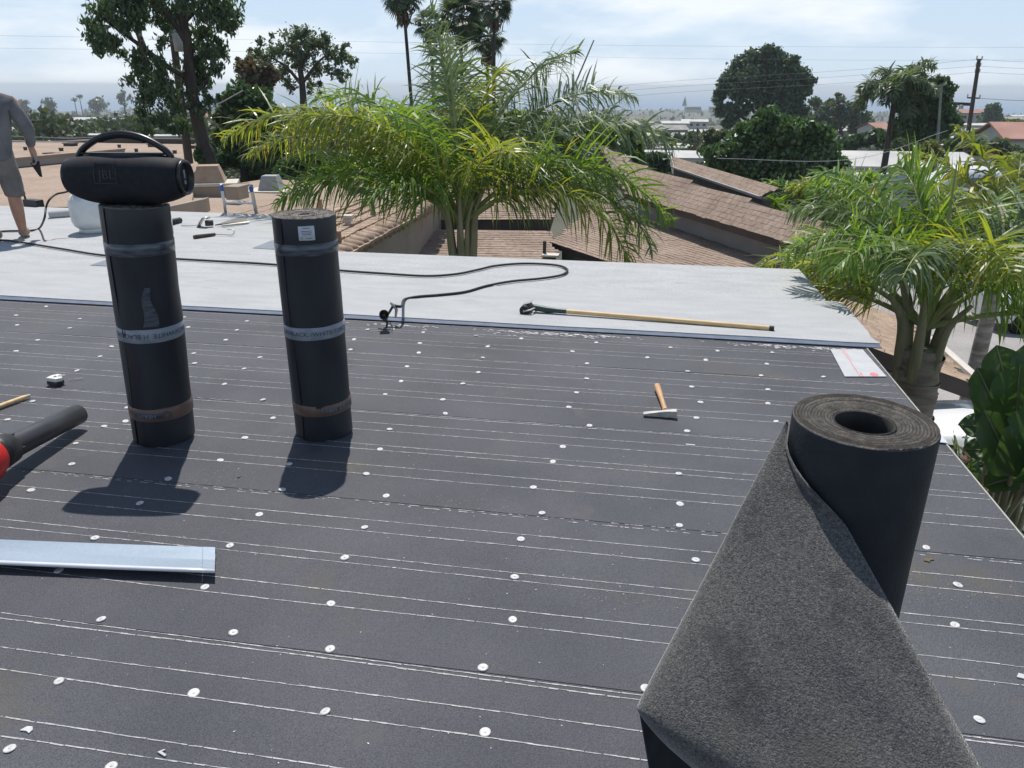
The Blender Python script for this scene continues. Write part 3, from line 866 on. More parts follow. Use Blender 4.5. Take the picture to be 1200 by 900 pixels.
fl = MB().grid(np.array(rows)[:, ::-1] - org).build('flap', 'fuzz', big)
m_ = fl.modifiers.new('thickness', 'SOLIDIFY')
m_.thickness = 0.004
m_.offset = -1
rows = []
footB = A(Bpt[0], Bpt[1], 0.006) + RH * 0.13 + FH * 0.02
footA = A(Apt[0], Apt[1], 0.006)
for i in range(20):
    s_ = i / 19
    fold = Apt + (Bpt - Apt) * s_
    foot = footA + (footB - footA) * s_
    rows.append([foot + (fold - foot) * q + lf * 0.02 * sin(pi * q) * sin(pi * s_) for q in np.linspace(0, 1, 14)])
sh = MB().grid(np.array(rows) - org).build('standing_sheet', 'fuzz_under', big)
m_ = sh.modifiers.new('thickness', 'SOLIDIFY')
m_.thickness = 0.004
m_.offset = 0

# ------------------------------------------------------------------ tools lying on the dark felt
# bent metal edge strip
p0, p1, q0, q1 = on_z(0, 634, 0.04), on_z(258, 644, 0.04), on_z(0, 661, 0.034), on_z(252, 671, 0.034)
dx = (p1 - p0) / np.linalg.norm(p1 - p0)
L_ = 2.6
dy = A(-dx[1], dx[0], 0)
wd = np.dot(p1 - q1, dy)
t = thing('metal_strip', 'pale blue grey metal edging strip lying across the felt near the left border', 'flashing', tuple(A(q1[0], q1[1], 0.0065)), math.atan2(dx[1], dx[0]))
nxs = 24
sec = [(0.0, 0.0), (-0.004, 0.028), (0.0, 0.036), (0.01, 0.037), (wd * 0.5, 0.034), (wd, 0.042), (wd + 0.004, 0.036), (wd + 0.006, 0.0)]
def sweep(sec, xs, skew=0.0):
    return np.array([[(x + skew * s_[0], s_[0], s_[1] + 0.002 * sin(x * 3)) for s_ in sec] for x in xs])
o = MB().grid(sweep(sec[3:6], np.linspace(-L_, -0.045, nxs), -0.42), smooth=False).build('face', 'galv', t)
o2 = MB().grid(sweep([(a, b + 0.0008) for a, b in sec[3:6]], np.linspace(-0.044, 0.0, 3), -0.42), smooth=False).build('end_lap', 'galv', t)
o3 = MB().grid(sweep(sec[1:4], np.linspace(-L_, 0.0, nxs), -0.42)).build('hem', 'strip_hem', t)
o4 = MB().grid(sweep([sec[5], sec[6], (wd + 0.008, 0.012)], np.linspace(-L_, 0.0, nxs), -0.42), smooth=False).build('back_leg', 'galv', t)
for q in (o, o2, o3, o4):
    m_ = q.modifiers.new('thickness', 'SOLIDIFY')
    m_.thickness = 0.0012

# leaf blower
pe, ps = on_z(92, 485, 0.075), on_z(16, 522, 0.115)
ax = (ps - pe) / np.linalg.norm(ps - pe)
t = thing('leaf_blower', 'leaf blower with long black nozzle and red housing cut off by the left border', 'leaf blower', (pe[0], pe[1], 0.0065))
og = A(pe[0], pe[1], 0.0065)
MB().tube([pe - ax * 0.0, pe + ax * 0.002, pe + ax * 0.30, pe + ax * 0.46], [0.046, 0.049, 0.051, 0.055], 28, cap=False).tube([pe + ax * 0.46, pe + ax * 0.3, pe], [0.05, 0.047, 0.042], 28, cap=False).build('nozzle', 'blower', t, og)
MB().tube([pe + ax * 0.455, pe + ax * 0.46, pe + ax * 0.52, pe + ax * 0.56, pe + ax * 0.565], [0.056, 0.066, 0.074, 0.078, 0.06], 28).build('collar', 'black', t, og)
a_, b_, _ = basis(ax)
for k in range(5):
    th = k * 1.25
    c = pe + ax * 0.475 + 0.060 * (cos(th) * a_ + sin(th) * b_)
    MB().tube([c - ax * 0.03, c + ax * 0.03], [0.006, 0.009], 6).build('clip_rib', 'black', t, og)
hb = pe + ax * 0.70
MB().tube([pe + ax * 0.56, pe + ax * 0.60, pe + ax * 0.70, pe + ax * 0.82, pe + ax * 0.88], [0.082, 0.10, 0.115, 0.11, 0.07], 28).build('housing', 'red', t, og)
MB().tube(smooth_path([pe + ax * 0.62 + A(0, 0, 0.10), pe + ax * 0.66 + A(0, 0, 0.17), pe + ax * 0.78 + A(0, 0, 0.19), pe + ax * 0.88 + A(0, 0, 0.12)], 5), 0.017, 10).build('handle', 'black', t, og)
MB().lathe([(0.07, 0), (0.075, 0.02), (0.05, 0.03), (0.0, 0.02)], 24, hb - a_ * 0.10, -a_).build('air_intake', 'black', t, og)

# small white and black tool
c = on_z(66, 452, 0.0)
t = thing('small_hand_tool', 'small white hand tool on a black base lying beyond the leaf blower nozzle', 'hand tool', (c[0], c[1], 0.0075), radians(-8))
sh = [(-0.04, -0.022), (0.03, -0.022), (0.046, 0.004), (0.03, 0.03), (0.0, 0.048), (-0.028, 0.05), (-0.044, 0.018)]
MB().prism([(x, y, 0.0) for x, y in sh], (0, 0, 0.022)).build('base', 'black', t, bevel=0.003)
MB().prism([(x * 0.98, y * 0.98, 0.0225) for x, y in sh], (0, 0, 0.022)).build('cover', 'white_plastic', t, bevel=0.004)
MB().prism([(-0.006, -0.005, 0.044), (0.014, 0.004, 0.044), (-0.008, 0.018, 0.044)], (0, 0, 0.0018)).build('slot', 'black', t)
MB().box((0.024, 0.028, 0.046), (0.038, 0.012, 0.006), rotz(0.5)).build('blade', 'grey_metal', t, bevel=0.001)
c = on_z(89, 444, 0.012)
tag(MB().tube([c - A(0.03, 0.02, 0), c + A(0.03, 0.02, 0)], 0.0022, 6).build('wire_offcut', 'steel'), 'short bright wire offcut beside the small white hand tool', 'wire')
# wooden stick
a_, b_ = on_z(33, 464, 0.018), on_z(0, 476, 0.018)
d = (b_ - a_) / np.linalg.norm(b_ - a_)
t = thing('wooden_handle', 'bare wooden tool handle reaching in from the left border behind the leaf blower', 'tool handle', (a_[0], a_[1], 0.0075))
og = A(a_[0], a_[1], 0.0075)
MB().tube([a_, a_ + d * 0.03, a_ + d * 1.1], [0.009, 0.0125, 0.0135], 12).build('shaft', 'wood', t, og)
MB().tube([a_ - d * 0.012, a_ + d * 0.006], [0.006, 0.0100], 10).build('tip', 'grey_metal', t, og)
# hammer
h0, h1 = on_z(770, 452, 0.03), on_z(779, 479, 0.022)
hl, hr = on_z(754, 484, 0.02), on_z(793, 484, 0.03)
d = (h1 - h0) / np.linalg.norm(h1 - h0)
hd = (hr - hl) / np.linalg.norm(hr - hl)
t = thing('hammer', 'roofing hammer with orange brown wooden handle lying flat on the dark felt', 'hammer', (h1[0], h1[1], 0.0065))
og = A(h1[0], h1[1], 0.0065)
MB().tube([h0, h0 + d * 0.02, h0 + d * 0.10, h0 + d * 0.2, h1 + d * 0.02], [0.016, 0.0175, 0.0155, 0.0125, 0.013], 12).build('handle', 'wood_red', t, og)
n2 = A(-hd[1], hd[0], 0)
def hsec(s_, hy, z0, z1):
    c = hl + hd * s_
    return [(c[0] - n2[0] * hy, c[1] - n2[1] * hy, z0), (c[0] + n2[0] * hy, c[1] + n2[1] * hy, z0), (c[0] + n2[0] * hy, c[1] + n2[1] * hy, z1), (c[0] - n2[0] * hy, c[1] - n2[1] * hy, z1)]
Lh = np.linalg.norm(hr - hl)
secs = [hsec(0.0, 0.016, 0.014, 0.020), hsec(0.03, 0.014, 0.010, 0.026), hsec(Lh * 0.48, 0.011, 0.008, 0.034), hsec(Lh * 0.66, 0.014, 0.008, 0.040), hsec(Lh * 0.80, 0.013, 0.008, 0.042), hsec(Lh * 0.97, 0.019, 0.008, 0.045), hsec(Lh, 0.018, 0.009, 0.044)]
m_ = MB()
P = np.array(secs)
for i in range(len(secs) - 1):
    for k in range(4):
        m_.add([P[i, k], P[i + 1, k], P[i + 1, (k + 1) % 4], P[i, (k + 1) % 4]], [[0, 3, 2, 1]])
m_.add(P[0], [[0, 1, 2, 3]]).add(P[-1], [[3, 2, 1, 0]])
m_.build('head', 'grey_metal', t, og)
# seam roller on a long wooden pole
r0, r1 = on_z(617, 361, 0.045), on_z(907, 385, 0.032)
d = (r1 - r0) / np.linalg.norm(r1 - r0)
Lr = np.linalg.norm(r1 - r0)
t = thing('seam_roller', 'seam roller with long pale wooden pole lying on the white sheet', 'seam roller', (r0[0], r0[1], 0.0195))
og = A(r0[0], r0[1], 0.0195)
n2 = A(-d[1], d[0], 0)
MB().tube([r0 + d * 0.26, r0 + d * 0.5, r1 - d * 0.03], 0.0165, 12).build('pole', 'wood', t, og)
MB().tube([r1 - d * 0.032, r1], 0.0185, 12).build('end_cap', 'black', t, og)
MB().tube([r0 + d * 0.055 + A(0, 0, 0.01), r0 + d * 0.16, r0 + d * 0.255], [0.024, 0.023, 0.017], 12).tube([r0 + d * 0.2, r0 + d * 0.30], [0.019, 0.0185], 12).build('socket', 'grn_metal', t, og)
rc = r0 + A(0, 0, -0.003)
MB().lathe([(0.008, -0.07), (0.036, -0.07), (0.038, -0.062), (0.038, 0.062), (0.036, 0.07), (0.008, 0.07)], 24, rc, n2).build('roller_wheel', 'rubber', t, og)
MB().tube([rc - n2 * 0.078, rc + n2 * 0.078], 0.008, 8).build('axle', 'grey_metal', t, og)
for s_ in (-1, 1):
    MB().tube([rc + n2 * s_ * 0.077, rc + n2 * s_ * 0.077 + d * 0.045 + A(0, 0, 0.012), r0 + d * 0.075 + A(0, 0, 0.012)], 0.006, 6).build('fork', 'grey_metal', t, og)
MB().box(rc + A(0, 0, 0.047) + d * 0.012, (0.05, 0.085, 0.005), rotz(math.atan2(d[1], d[0])) @ np.array([[cos(0.35), 0, -sin(0.35)], [0, 1, 0], [sin(0.35), 0, cos(0.35)]])).build('guard_plate', 'grey_metal', t, og)
# white offcut with red marks
oc = [on_z(973, 409, 0.009), on_z(1011, 409.5, 0.009), on_z(1039, 441, 0.009), on_z(990, 441, 0.009)]
cc = sum(oc) / 4
t = thing('printed_offcut', 'white sheet offcut with red printed lines at the roof edge below the white sheet', 'offcut', (cc[0], cc[1], 0.0065))
og = A(cc[0], cc[1], 0.0065)
MB().prism(oc, (0, 0, -0.0022)).build('sheet', 'paper', t, og)
def lerp2(u, v_, dz=0.0):
    a = oc[0] + (oc[1] - oc[0]) * u
    b = oc[3] + (oc[2] - oc[3]) * u
    return a + (b - a) * v_ + A(0, 0, dz)
m_ = MB()
for u0, w, a, b in ((0.355, 0.018, 0.0, 1.0), (0.41, 0.010, 0.0, 0.45), (0.315, 0.008, 0.0, 0.22), (0.415, 0.03, 0.88, 1.0)):
    m_.add([lerp2(u0, a, 0.001), lerp2(u0 + w, a, 0.001), lerp2(u0 + w, b, 0.001), lerp2(u0, b, 0.001)], [[0, 3, 2, 1]])
th = np.linspace(0, 2 * pi, 13)[:-1]
m_.add([lerp2(0.73 + 0.10 * cos(q) * (1 + 0.15 * sin(3 * q)), 0.935 + 0.06 * sin(q), 0.001) for q in th], [list(range(12))])
m_.build('red_print', 'redink', t, og)
# bright strip end on the roof edge
a_, b_, c_, d_ = on_z(1087, 497, 0.012), on_z(1093, 497, 0.012), on_z(1111, 519, 0.012), on_z(1101, 518, 0.012)
cc = (a_ + c_) / 2
tag(MB().prism([a_, b_, c_, d_], (0, 0, -0.003)).build('edge_scrap', 'strip_hem', None), 'thin bright metal scrap lying along the roof edge beside the thick felt roll', 'metal scrap')
# thin flat grey triangles laid on the white sheet
for pts, lab in (([(296, 290.5), (328, 278), (330, 292.5)], 'flat grey triangle on the white sheet beside the labelled roll'),
                 ([(106, 310.5), (128, 303), (130, 312)], 'flat grey triangle on the white sheet beside the roll under the boombox')):
    tag(MB().prism([on_z(x, y, 0.0185) for x, y in pts], (0, 0, -0.003)).build('grey_triangle', 'grey_sheet'), lab, 'offcut')
# bits of litter
def chip(x, y, pts, name, mt, lab, cat, h=0.003):
    c = on_z(x, y, 0.0)
    z = felt_z(c[1]) + 0.001
    return tag(MB().prism([(c[0] + a, c[1] + b, z) for a, b in pts], (0, 0, h)).build(name, mt), lab, cat)
chip(1088, 657, [(-0.018, -0.008), (0.0, -0.014), (0.004, -0.002), (0.02, 0.003), (0.014, 0.012), (0.0, 0.006), (-0.012, 0.008)], 'dry_leaf_chip', 'dry', 'small yellow dry leaf scrap on the felt right of the thick roll', 'leaf scrap')
chip(1197, 794, [(-0.016, -0.006), (0.01, -0.012), (0.016, 0.006), (-0.004, 0.012)], 'pale_chip', 'paper', 'small pale chip at the right border beside the thick roll', 'chip')
chip(190, 884, [(-0.012, 0.0), (0.014, -0.009), (0.016, -0.004), (-0.002, 0.003), (0.004, 0.010), (0.0, 0.011)], 'bent_clip', 'paper', 'small white bent clip on the felt at the bottom edge', 'clip', 0.004)
chip(31, 857, [(-0.015, -0.004), (-0.006, 0.011), (0.008, 0.013), (0.017, 0.004), (0.015, -0.008), (0.004, -0.003)], 'broken_cap', 'cap_metal', 'broken half of a white nail cap lying near the bottom left corner', 'nail cap')
chip(809, 522, [(-0.02, -0.004), (0.022, -0.006), (0.02, 0.004), (-0.022, 0.006)], 'white_scrap', 'paper', 'narrow white paper scrap on the felt below the hammer', 'paper scrap')
c = on_z(283, 559, 0.0)
t = thing('loose_nail', 'loose nail sticking up from the felt right of the boombox shadow', 'nail', (c[0], c[1], 0.006))
MB().tube([(0, 0, 0), (-0.012, 0.004, 0.03)], 0.002, 6).build('shank', 'steel', t)
MB().lathe([(0, 0), (0.006, 0), (0.006, 0.0015), (0, 0.0015)], 10, (-0.012, 0.004, 0.03), (-0.37, 0.12, 0.92)).build('head', 'steel', t)

# ------------------------------------------------------------------ torch, hoses, gas bottle
tb = on_z(453, 388, 0.0)
tb[2] = 0.02
tbell = on_y(450, 369, tb[1])
t = thing('gas_torch', 'gas torch burner on a wire stand at the edge of the white sheet', 'torch', tuple(tb))
vd2 = -A(tbell[0], tbell[1], 0) / np.linalg.norm(tbell[:2])
bdir = vd2 * 0.86 + A(0, 0, 0.42)
bdir /= np.linalg.norm(bdir)
MB().lathe([(0.010, -0.075), (0.014, -0.06), (0.028, -0.045), (0.033, -0.02), (0.033, 0.02), (0.030, 0.02), (0.029, -0.03), (0.0, -0.035)], 24, tbell, bdir).build('burner_bell', 'torch', t, tb)
nk = tbell - bdir * 0.075
hend = on_y(461, 358, tb[1] + 0.14)
MB().tube(smooth_path([nk, nk - bdir * 0.05 + A(0.01, 0, 0.0), hend], 5), [0.009] * 11, 8).build('neck', 'torch', t, tb)
MB().tube([tbell + A(0, 0, -0.03), tb + A(0.01, 0, 0.045), tb + A(0, 0, 0.0)], [0.024, 0.009, 0.007], 8).build('stand_post', 'torch', t, tb)
MB().tube(smooth_path([tb + A(-0.055, -0.01, 0), tb + A(-0.02, -0.022, -0.002), tb + A(0.03, -0.02, -0.002), tb + A(0.045, 0.0, 0.0), tb + A(0.02, 0.01, 0.05)], 4), 0.004, 6).build('stand_foot', 'torch', t, tb)
MB().tube([hend + A(-0.02, 0, 0.02), hend, hend + A(0.018, 0.01, -0.03), hend + A(0.01, 0, -0.09)], [0.008, 0.014, 0.012, 0.007], 8).build('valve', 'grey_metal', t, tb)
HP = [(-60, 285), (0, 281.5), (28, 284.5), (75, 292), (125, 299.5), (200, 303), (245, 305.5), (300, 308.5), (345, 312), (400, 317), (450, 320.5), (500, 323.3), (535, 321), (560, 316), (580, 311.5), (610, 308.8), (640, 309.5), (658, 312), (665, 317), (657, 322.5), (632, 326.5), (600, 329.5), (570, 335), (545, 342), (515, 345.5), (490, 347.5), (474, 351)]
pts = [on_z(x, y, 0.03 if y < 326 else 0.03) for x, y in HP] + [hend + A(0.04, 0.06, -0.02), hend]
tag(MB().tube(smooth_path(pts, 5), 0.0105, 8).build('gas_hose', 'rubber'), 'long black gas hose looping over the white sheet to the torch', 'hose')
tc = on_z(101, 276, 0.0) + FH * 0.17
t = thing('gas_bottle', 'white gas bottle standing on the white sheet behind the boombox', 'gas bottle', (tc[0], tc[1], 0.014))
MB().lathe([(0.05, 0.035), (0.14, 0.045), (0.18, 0.075), (0.2, 0.13), (0.203, 0.20), (0.203, 0.30), (0.195, 0.36), (0.165, 0.41), (0.11, 0.44), (0.035, 0.452), (0, 0.455)], 40).build('shell', 'tank', t)
MB().lathe([(0.142, 0.0), (0.15, 0.0), (0.135, 0.06), (0.127, 0.06), (0.142, 0.0)], 32).build('foot_ring', 'tank', t)
th = np.linspace(0.5, 5.2, 24)
P = np.array([[(0.115 * cos(a), 0.115 * sin(a), z) for a in th] for z in (0.43, 0.53)])
o = MB().grid(P).build('collar', 'tank', t)
m_ = o.modifiers.new('thickness', 'SOLIDIFY')
m_.thickness = 0.005
MB().tube([(0, 0, 0.45), (0, 0, 0.50), (0, 0, 0.52)], [0.02, 0.018, 0.012], 10).lathe([(0, 0), (0.03, 0), (0.03, 0.015), (0, 0.015)], 12, (0, 0, 0.52)).build('valve', 'steel', t)
HP = [(-40, 276), (0, 271.3), (20, 270.5), (36, 270), (46, 267.5)]
pts = [on_z(x, y, 0.025) for x, y in HP]
vtop = A(tc[0], tc[1], 0.52)
pts += [at(52, 256, 9.6), at(54, 243, 9.7), at(58, 234, 9.7), at(66, 227.5, 9.8), at(77, 225, 9.8), vtop]
tag(MB().tube(smooth_path(pts, 5), 0.011, 8).build('gas_hose', 'rubber'), 'short black gas hose rising behind the worker to the white gas bottle', 'hose')
# dark post on a block beyond the sheet edge
c = on_z(37, 243, 0.0)
t = thing('dark_post', 'thin dark post on a low dark block at the far roof edge beside the worker', 'post', (c[0], c[1], 0.0))
MB().box((0, 0.05, 0.05), (0.26, 0.12, 0.1), rotz(-0.2)).build('block', 'black', t, bevel=0.008)
MB().tube([(-0.11, 0.05, 0.09), (-0.13, 0.05, 0.28), (-0.15, 0.05, 0.40)], [0.014, 0.012, 0.012], 8).tube([(-0.165, 0.05, 0.30), (-0.12, 0.05, 0.37)], 0.012, 6).build('post', 'black', t)
c0, c1 = on_z(57, 252, 0.05), on_z(84, 250, 0.05)
tag(MB().tube([c0, c0 + (c1 - c0) * 0.5, c1], [0.05, 0.052, 0.05], 16).build('white_sheet_roll', 'cap_white'), 'small rolled white sheet lying at the far roof edge beside the gas bottle', 'sheet roll')

# tools on the white sheet left of the labelled roll
c0, c1 = on_z(196, 262, 0.04), on_z(211, 258, 0.04)
d = (c1 - c0) / np.linalg.norm(c1 - c0)
t = thing('hand_tool', 'dark cylindrical tool grip lying just right of the boombox roll', 'hand tool', (c0[0], c0[1], 0.0115))
og = A(c0[0], c0[1], 0.0115)
MB().tube([c0, c1 - d * 0.05, c1], [0.03, 0.036, 0.034], 14).build('grip', 'black', t, og)
MB().tube([c0 - d * 0.16, c0], 0.01, 8).build('rod', 'steel', t, og)
for k in range(3):
    MB().tube([c0 + d * (0.04 + 0.05 * k), c0 + d * (0.05 + 0.05 * k)], 0.039, 14).build('ridge', 'rubber', t, og)
cc = on_z(241, 266, 0.012)
t = thing('folded_bracket', 'folded pale metal bracket standing beside the black hand saw', 'bracket', tuple(cc), 0.15)
P = np.array([[(x, y, z) for y in (-0.05, 0.07)] for x, z in ((-0.09, 0.0), (-0.055, 0.06), (-0.01, 0.115), (0.03, 0.12), (0.05, 0.10))])
o = MB().grid(P).build('folded_plate', 'grey_metal', t)
m_ = o.modifiers.new('thickness', 'SOLIDIFY')
m_.thickness = 0.006
MB().box((0.045, 0.01, 0.045), (0.09, 0.07, 0.06), rotz(0.3)).build('foot', 'black', t, bevel=0.006)
MB().tube([(-0.31, 0.05, 0.008), (-0.2, 0.0, 0.012), (-0.06, 0.01, 0.02)], 0.005, 6).build('rod', 'steel', t)
a_, b_ = on_z(252, 264.5, 0.03), on_z(289, 259.5, 0.03)
d = (b_ - a_) / np.linalg.norm(b_ - a_)
n2 = A(-d[1], d[0], 0)
t = thing('hand_saw', 'long black hand saw lying left of the labelled roll', 'hand saw', (a_[0], a_[1], 0.012))
og = A(a_[0], a_[1], 0.012)
Ls = np.linalg.norm(b_ - a_)
MB().prism([a_, a_ + d * Ls * 0.5 - n2 * 0.02, b_ - n2 * 0.06 + A(0, 0, -0.01), b_ + n2 * 0.07 + A(0, 0, 0.03), a_ + d * Ls * 0.5 + n2 * 0.05 + A(0, 0, 0.02)], (0, 0, 0.012)).build('blade', 'black', t, og)
MB().prism([a_ + d * 0.05 - n2 * 0.09, b_ - n2 * 0.075 + A(0, 0, -0.012), b_ - n2 * 0.055 + A(0, 0, 0.0), a_ + d * 0.05 - n2 * 0.06], (0, 0, 0.012)).build('handle', 'grey_metal', t, og)
a_, b_, c_ = on_z(227, 278, 0.03), on_z(252, 274.5, 0.03), on_z(270, 275, 0.03)
t = thing('hook_knife', 'hook knife with brown handle lying in front of the black hand saw', 'knife', (a_[0], a_[1], 0.014))
og = A(a_[0], a_[1], 0.014)
MB().tube([a_, a_ + (b_ - a_) * 0.1, b_], [0.02, 0.024, 0.016], 10).build('handle', 'pole', t, og)
MB().tube(smooth_path([b_, c_ + A(-0.06, -0.01, 0), c_ + A(0.02, 0, 0.0), c_ + A(0.035, 0.03, 0.03), c_ + A(0.0, 0.04, 0.05), c_ + A(-0.05, 0.04, 0.05)], 4), 0.006, 6).build('hook_blade', 'grey_metal', t, og)

# ladder leaning on the far edge
t = thing('ladder', 'aluminium ladder top with blue end caps rising beyond the far roof edge', 'ladder', tuple(on_z(280, 252, -0.4)))
og = np.array(t.location)
rails = []
for (xt, yt, xb) in ((259.5, 218, 265), (294, 219, 301)):
    top = on_y(xt, yt, 9.2)
    low = on_y(xb, 252, 9.38)
    dr = (low - top) / np.linalg.norm(low - top)
    rails.append((top, dr))
    side = A(dr[1], -dr[0], 0)
    e = MB()
    q = basis(dr)
    rot = np.stack([q[0], q[1], q[2]], 1)
    e.box(top + dr * 2.0, (0.035, 0.07, 4.0), rot).build('rail', 'alu', t, og, bevel=0.004)
    MB().box(top + dr * 0.02, (0.045, 0.078, 0.07), rot).build('end_cap', 'blue_plastic', t, og, bevel=0.008)
for k in range(12):
    s_ = 0.245 + 0.30 * k
    a_, b_ = rails[0][0] + rails[0][1] * s_, rails[1][0] + rails[1][1] * s_
    MB().tube([a_, b_], 0.017, 10).build('rung', 'alu', t, og)

# ------------------------------------------------------------------ worker
def skinned(name, joints, edges, mat, parent, sub=2, root=0):
    me = bpy.data.meshes.new(name)
    me.from_pydata([j[:3] for j in joints], edges, [])
    me.materials.append(M[mat])
    o = bpy.data.objects.new(name, me)
    COL.objects.link(o)
    o.parent = parent
    m1 = o.modifiers.new('skin', 'SKIN')
    m1.use_smooth_shade = True
    if not me.skin_vertices:
        bpy.context.view_layer.objects.active = o
    sv = me.skin_vertices[0].data
    for i, j in enumerate(joints):
        r = j[3]
        sv[i].radius = r if isinstance(r, tuple) else (r, r)
        sv[i].use_root = (i == root)
    m2 = o.modifiers.new('sub', 'SUBSURF')
    m2.levels = sub
    m2.render_levels = sub
    return o
wp = on_z(13, 279, 0.015)
man = thing('person', 'worker in grey long sleeved shirt and knee length shorts walking away with a black trowel', 'person', tuple(wp), radians(40))
J = [(0, 0, .95, .12), (0, 0, 1.15, .11), (0, -.01, 1.36, .12), (0, -.01, 1.47, .06), (0, .01, 1.54, .05), (0, .03, 1.60, .065), (0, .035, 1.67, .085), (0, .02, 1.75, .06),
     (.20, -.02, 1.42, .055), (.30, -.06, 1.15, .043), (.365, .03, .93, .032), (.38, .05, .88, .036), (.385, .06, .82, .036),
     (-.20, -.02, 1.42, .055), (-.29, -.03, 1.14, .043), (-.27, .13, .95, .032), (-.26, .17, .90, .036), (-.255, .19, .85, .034),
     (.095, 0, .90, .095), (.115, .02, .50, .066), (.12, -.01, .30, .070), (.125, -.03, .10, .046), (.13, .03, .045, .034), (.14, .13, .03, .028),
     (-.095, 0, .90, .095), (-.12, .10, .52, .066), (-.12, -.03, .33, .068), (-.12, -.16, .14, .046), (-.12, -.12, .07, .034), (-.12, -.03, .04, .028)]
J = [(x + 0.11 * min(max((z - .85) / .4, 0), 1) * (0.35 if i in (10, 11, 12) else (0.6 if i == 9 else 1)), y, z, r) for i, (x, y, z, r) in enumerate(J)]
E_ = [(0, 1), (1, 2), (2, 3), (3, 4), (4, 5), (5, 6), (6, 7), (2, 8), (8, 9), (9, 10), (10, 11), (11, 12), (2, 13), (13, 14), (14, 15), (15, 16), (16, 17),
      (0, 18), (18, 19), (19, 20), (20, 21), (21, 22), (22, 23), (0, 24), (24, 25), (25, 26), (26, 27), (27, 28), (28, 29)]
body = skinned('body', J, E_, 'skin', man)
skinned('shirt', [(.045, 0, .78, (.20, .16)), (.05, 0, .92, (.195, .155)), (.09, 0, 1.10, (.185, .15)), (.11, -.01, 1.27, (.19, .15)), (.11, -.01, 1.40, (.14, .12)), (.11, -.005, 1.50, .075), (.27, -.02, 1.37, .092), (.345, -.045, 1.25, .082), (.37, -.06, 1.14, .074), (.385, -.01, 1.03, .064), (.38, .03, .93, .054),
        (-.07, -.02, 1.37, .092), (-.15, -.03, 1.25, .082), (-.21, -.03, 1.14, .070), (-.215, .06, 1.03, .060), (-.235, .13, .955, .050)],
        [(0, 1), (1, 2), (2, 3), (3, 4), (4, 5), (4, 6), (6, 7), (7, 8), (8, 9), (9, 10), (4, 11), (11, 12), (12, 13), (13, 14), (14, 15)], 'shirt', man)
skinned('shorts', [(.02, 0, 1.02, (.15, .13)), (.02, 0, .90, (.17, .14)), (.10, .01, .78, .125), (.125, .02, .62, .115), (.13, .02, .47, .108), (.13, .015, .42, .105), (-.10, .02, .78, .125), (-.115, .07, .63, .112), (-.12, .10, .50, .105), (-.12, .09, .45, .10)],
        [(0, 1), (1, 2), (2, 3), (3, 4), (4, 5), (1, 6), (6, 7), (7, 8), (8, 9)], 'shorts', man)
for hx, hy, hz, sg in ((.388, .055, .85, 1), (-.25, .18, .875, -1)):
    jj = [(hx - sg * .004, hy - .01, hz + .04, .034), (hx, hy, hz, (.024, .042)), (hx, hy + .005, hz - .035, (.02, .044))]
    ee = [(0, 1), (1, 2)]
    for k in range(4):
        b = len(jj)
        oy = -.034 + .022 * k
        ln = (.9, 1.05, 1.0, .8)[k]
        jj += [(hx, hy + oy, hz - .055, .011), (hx - sg * .006, hy + oy, hz - .055 - .03 * ln, .0105), (hx - sg * .03, hy + oy, hz - .055 - .042 * ln, .0095), (hx - sg * .045, hy + oy, hz - .04 - .03 * ln, .009)]
        ee += [(2, b), (b, b + 1), (b + 1, b + 2), (b + 2, b + 3)]
    b = len(jj)
    jj += [(hx - sg * .01, hy + .04, hz - .01, .014), (hx - sg * .025, hy + .06, hz - .045, .012), (hx - sg * .035, hy + .05, hz - .075, .010)]
    ee += [(1, b), (b, b + 1), (b + 1, b + 2)]
    skinned('glove', jj, ee, 'glove', man)
for sx, sy, sz in ((.13, .0, 0), (-.12, -.15, .03)):
    skinned('shoe', [(sx, sy - .07, .05 + sz, .052), (sx, sy, .065 + sz, .062), (sx + .005, sy + .09, .048 + sz * .3, .056), (sx + .01, sy + .18, .036, .044)], [(0, 1), (1, 2), (2, 3)], 'shoe', man)
skinned('hair', [(.11, .0, 1.66, .088), (.11, .015, 1.72, .095), (.11, .02, 1.77, .07)], [(0, 1), (1, 2)], 'hair', man)
for s_ in (-1, 1):
    MB().lathe([(0, .012), (.008, .009), (.011, 0), (0, -.004)], 8, (.11 + s_ * .032, .113, 1.69), (0, 1, 0)).build('eye', 'cap_metal', man)
    MB().lathe([(0, .006), (.016, .003), (.024, 0), (.01, -.01)], 10, (.11 + s_ * .085, .03, 1.67), (s_, 0.2, 0)).build('ear', 'skin', man)
MB().prism([(.098, .115, 1.645), (.122, .115, 1.645), (.11, .118, 1.69)], (0, .02, -.004)).build('nose', 'skin', man)
MB().box((.11, .112, 1.62), (.045, .01, .008)).build('mouth', 'redink', man)
# trowel held in the right hand
tx_ = bpy.data.textures.new('folds', 'CLOUDS')
tx_.noise_scale = 0.16
for ch in man.children:
    if ch.name.split('.')[0] in ('shirt', 'shorts'):
        m_ = ch.modifiers.new('folds', 'DISPLACE')
        m_.texture = tx_
        m_.strength = 0.05
        m_.mid_level = 0.5
hw = rotz(radians(40)) @ A(.372, .06, .79) + wp
t = thing('trowel', 'black pointed trowel held downwards in the gloved hand of the worker', 'trowel', tuple(hw), radians(40))
MB().tube([(0.0, -.06, .0), (0, .05, .0)], 0.014, 10).build('handle', 'black', t)
rv = rotz(-radians(40)) @ RH
bl = [A(-.05, 0, -.02), A(.055, 0, -.0), A(.05, 0, -.17), A(.022, 0, -.165)]
MB().prism([rv * p[0] + A(0, 0, p[2]) for p in bl], tuple(rotz(-radians(40)) @ FH * 0.006)).build('blade', 'black', t)

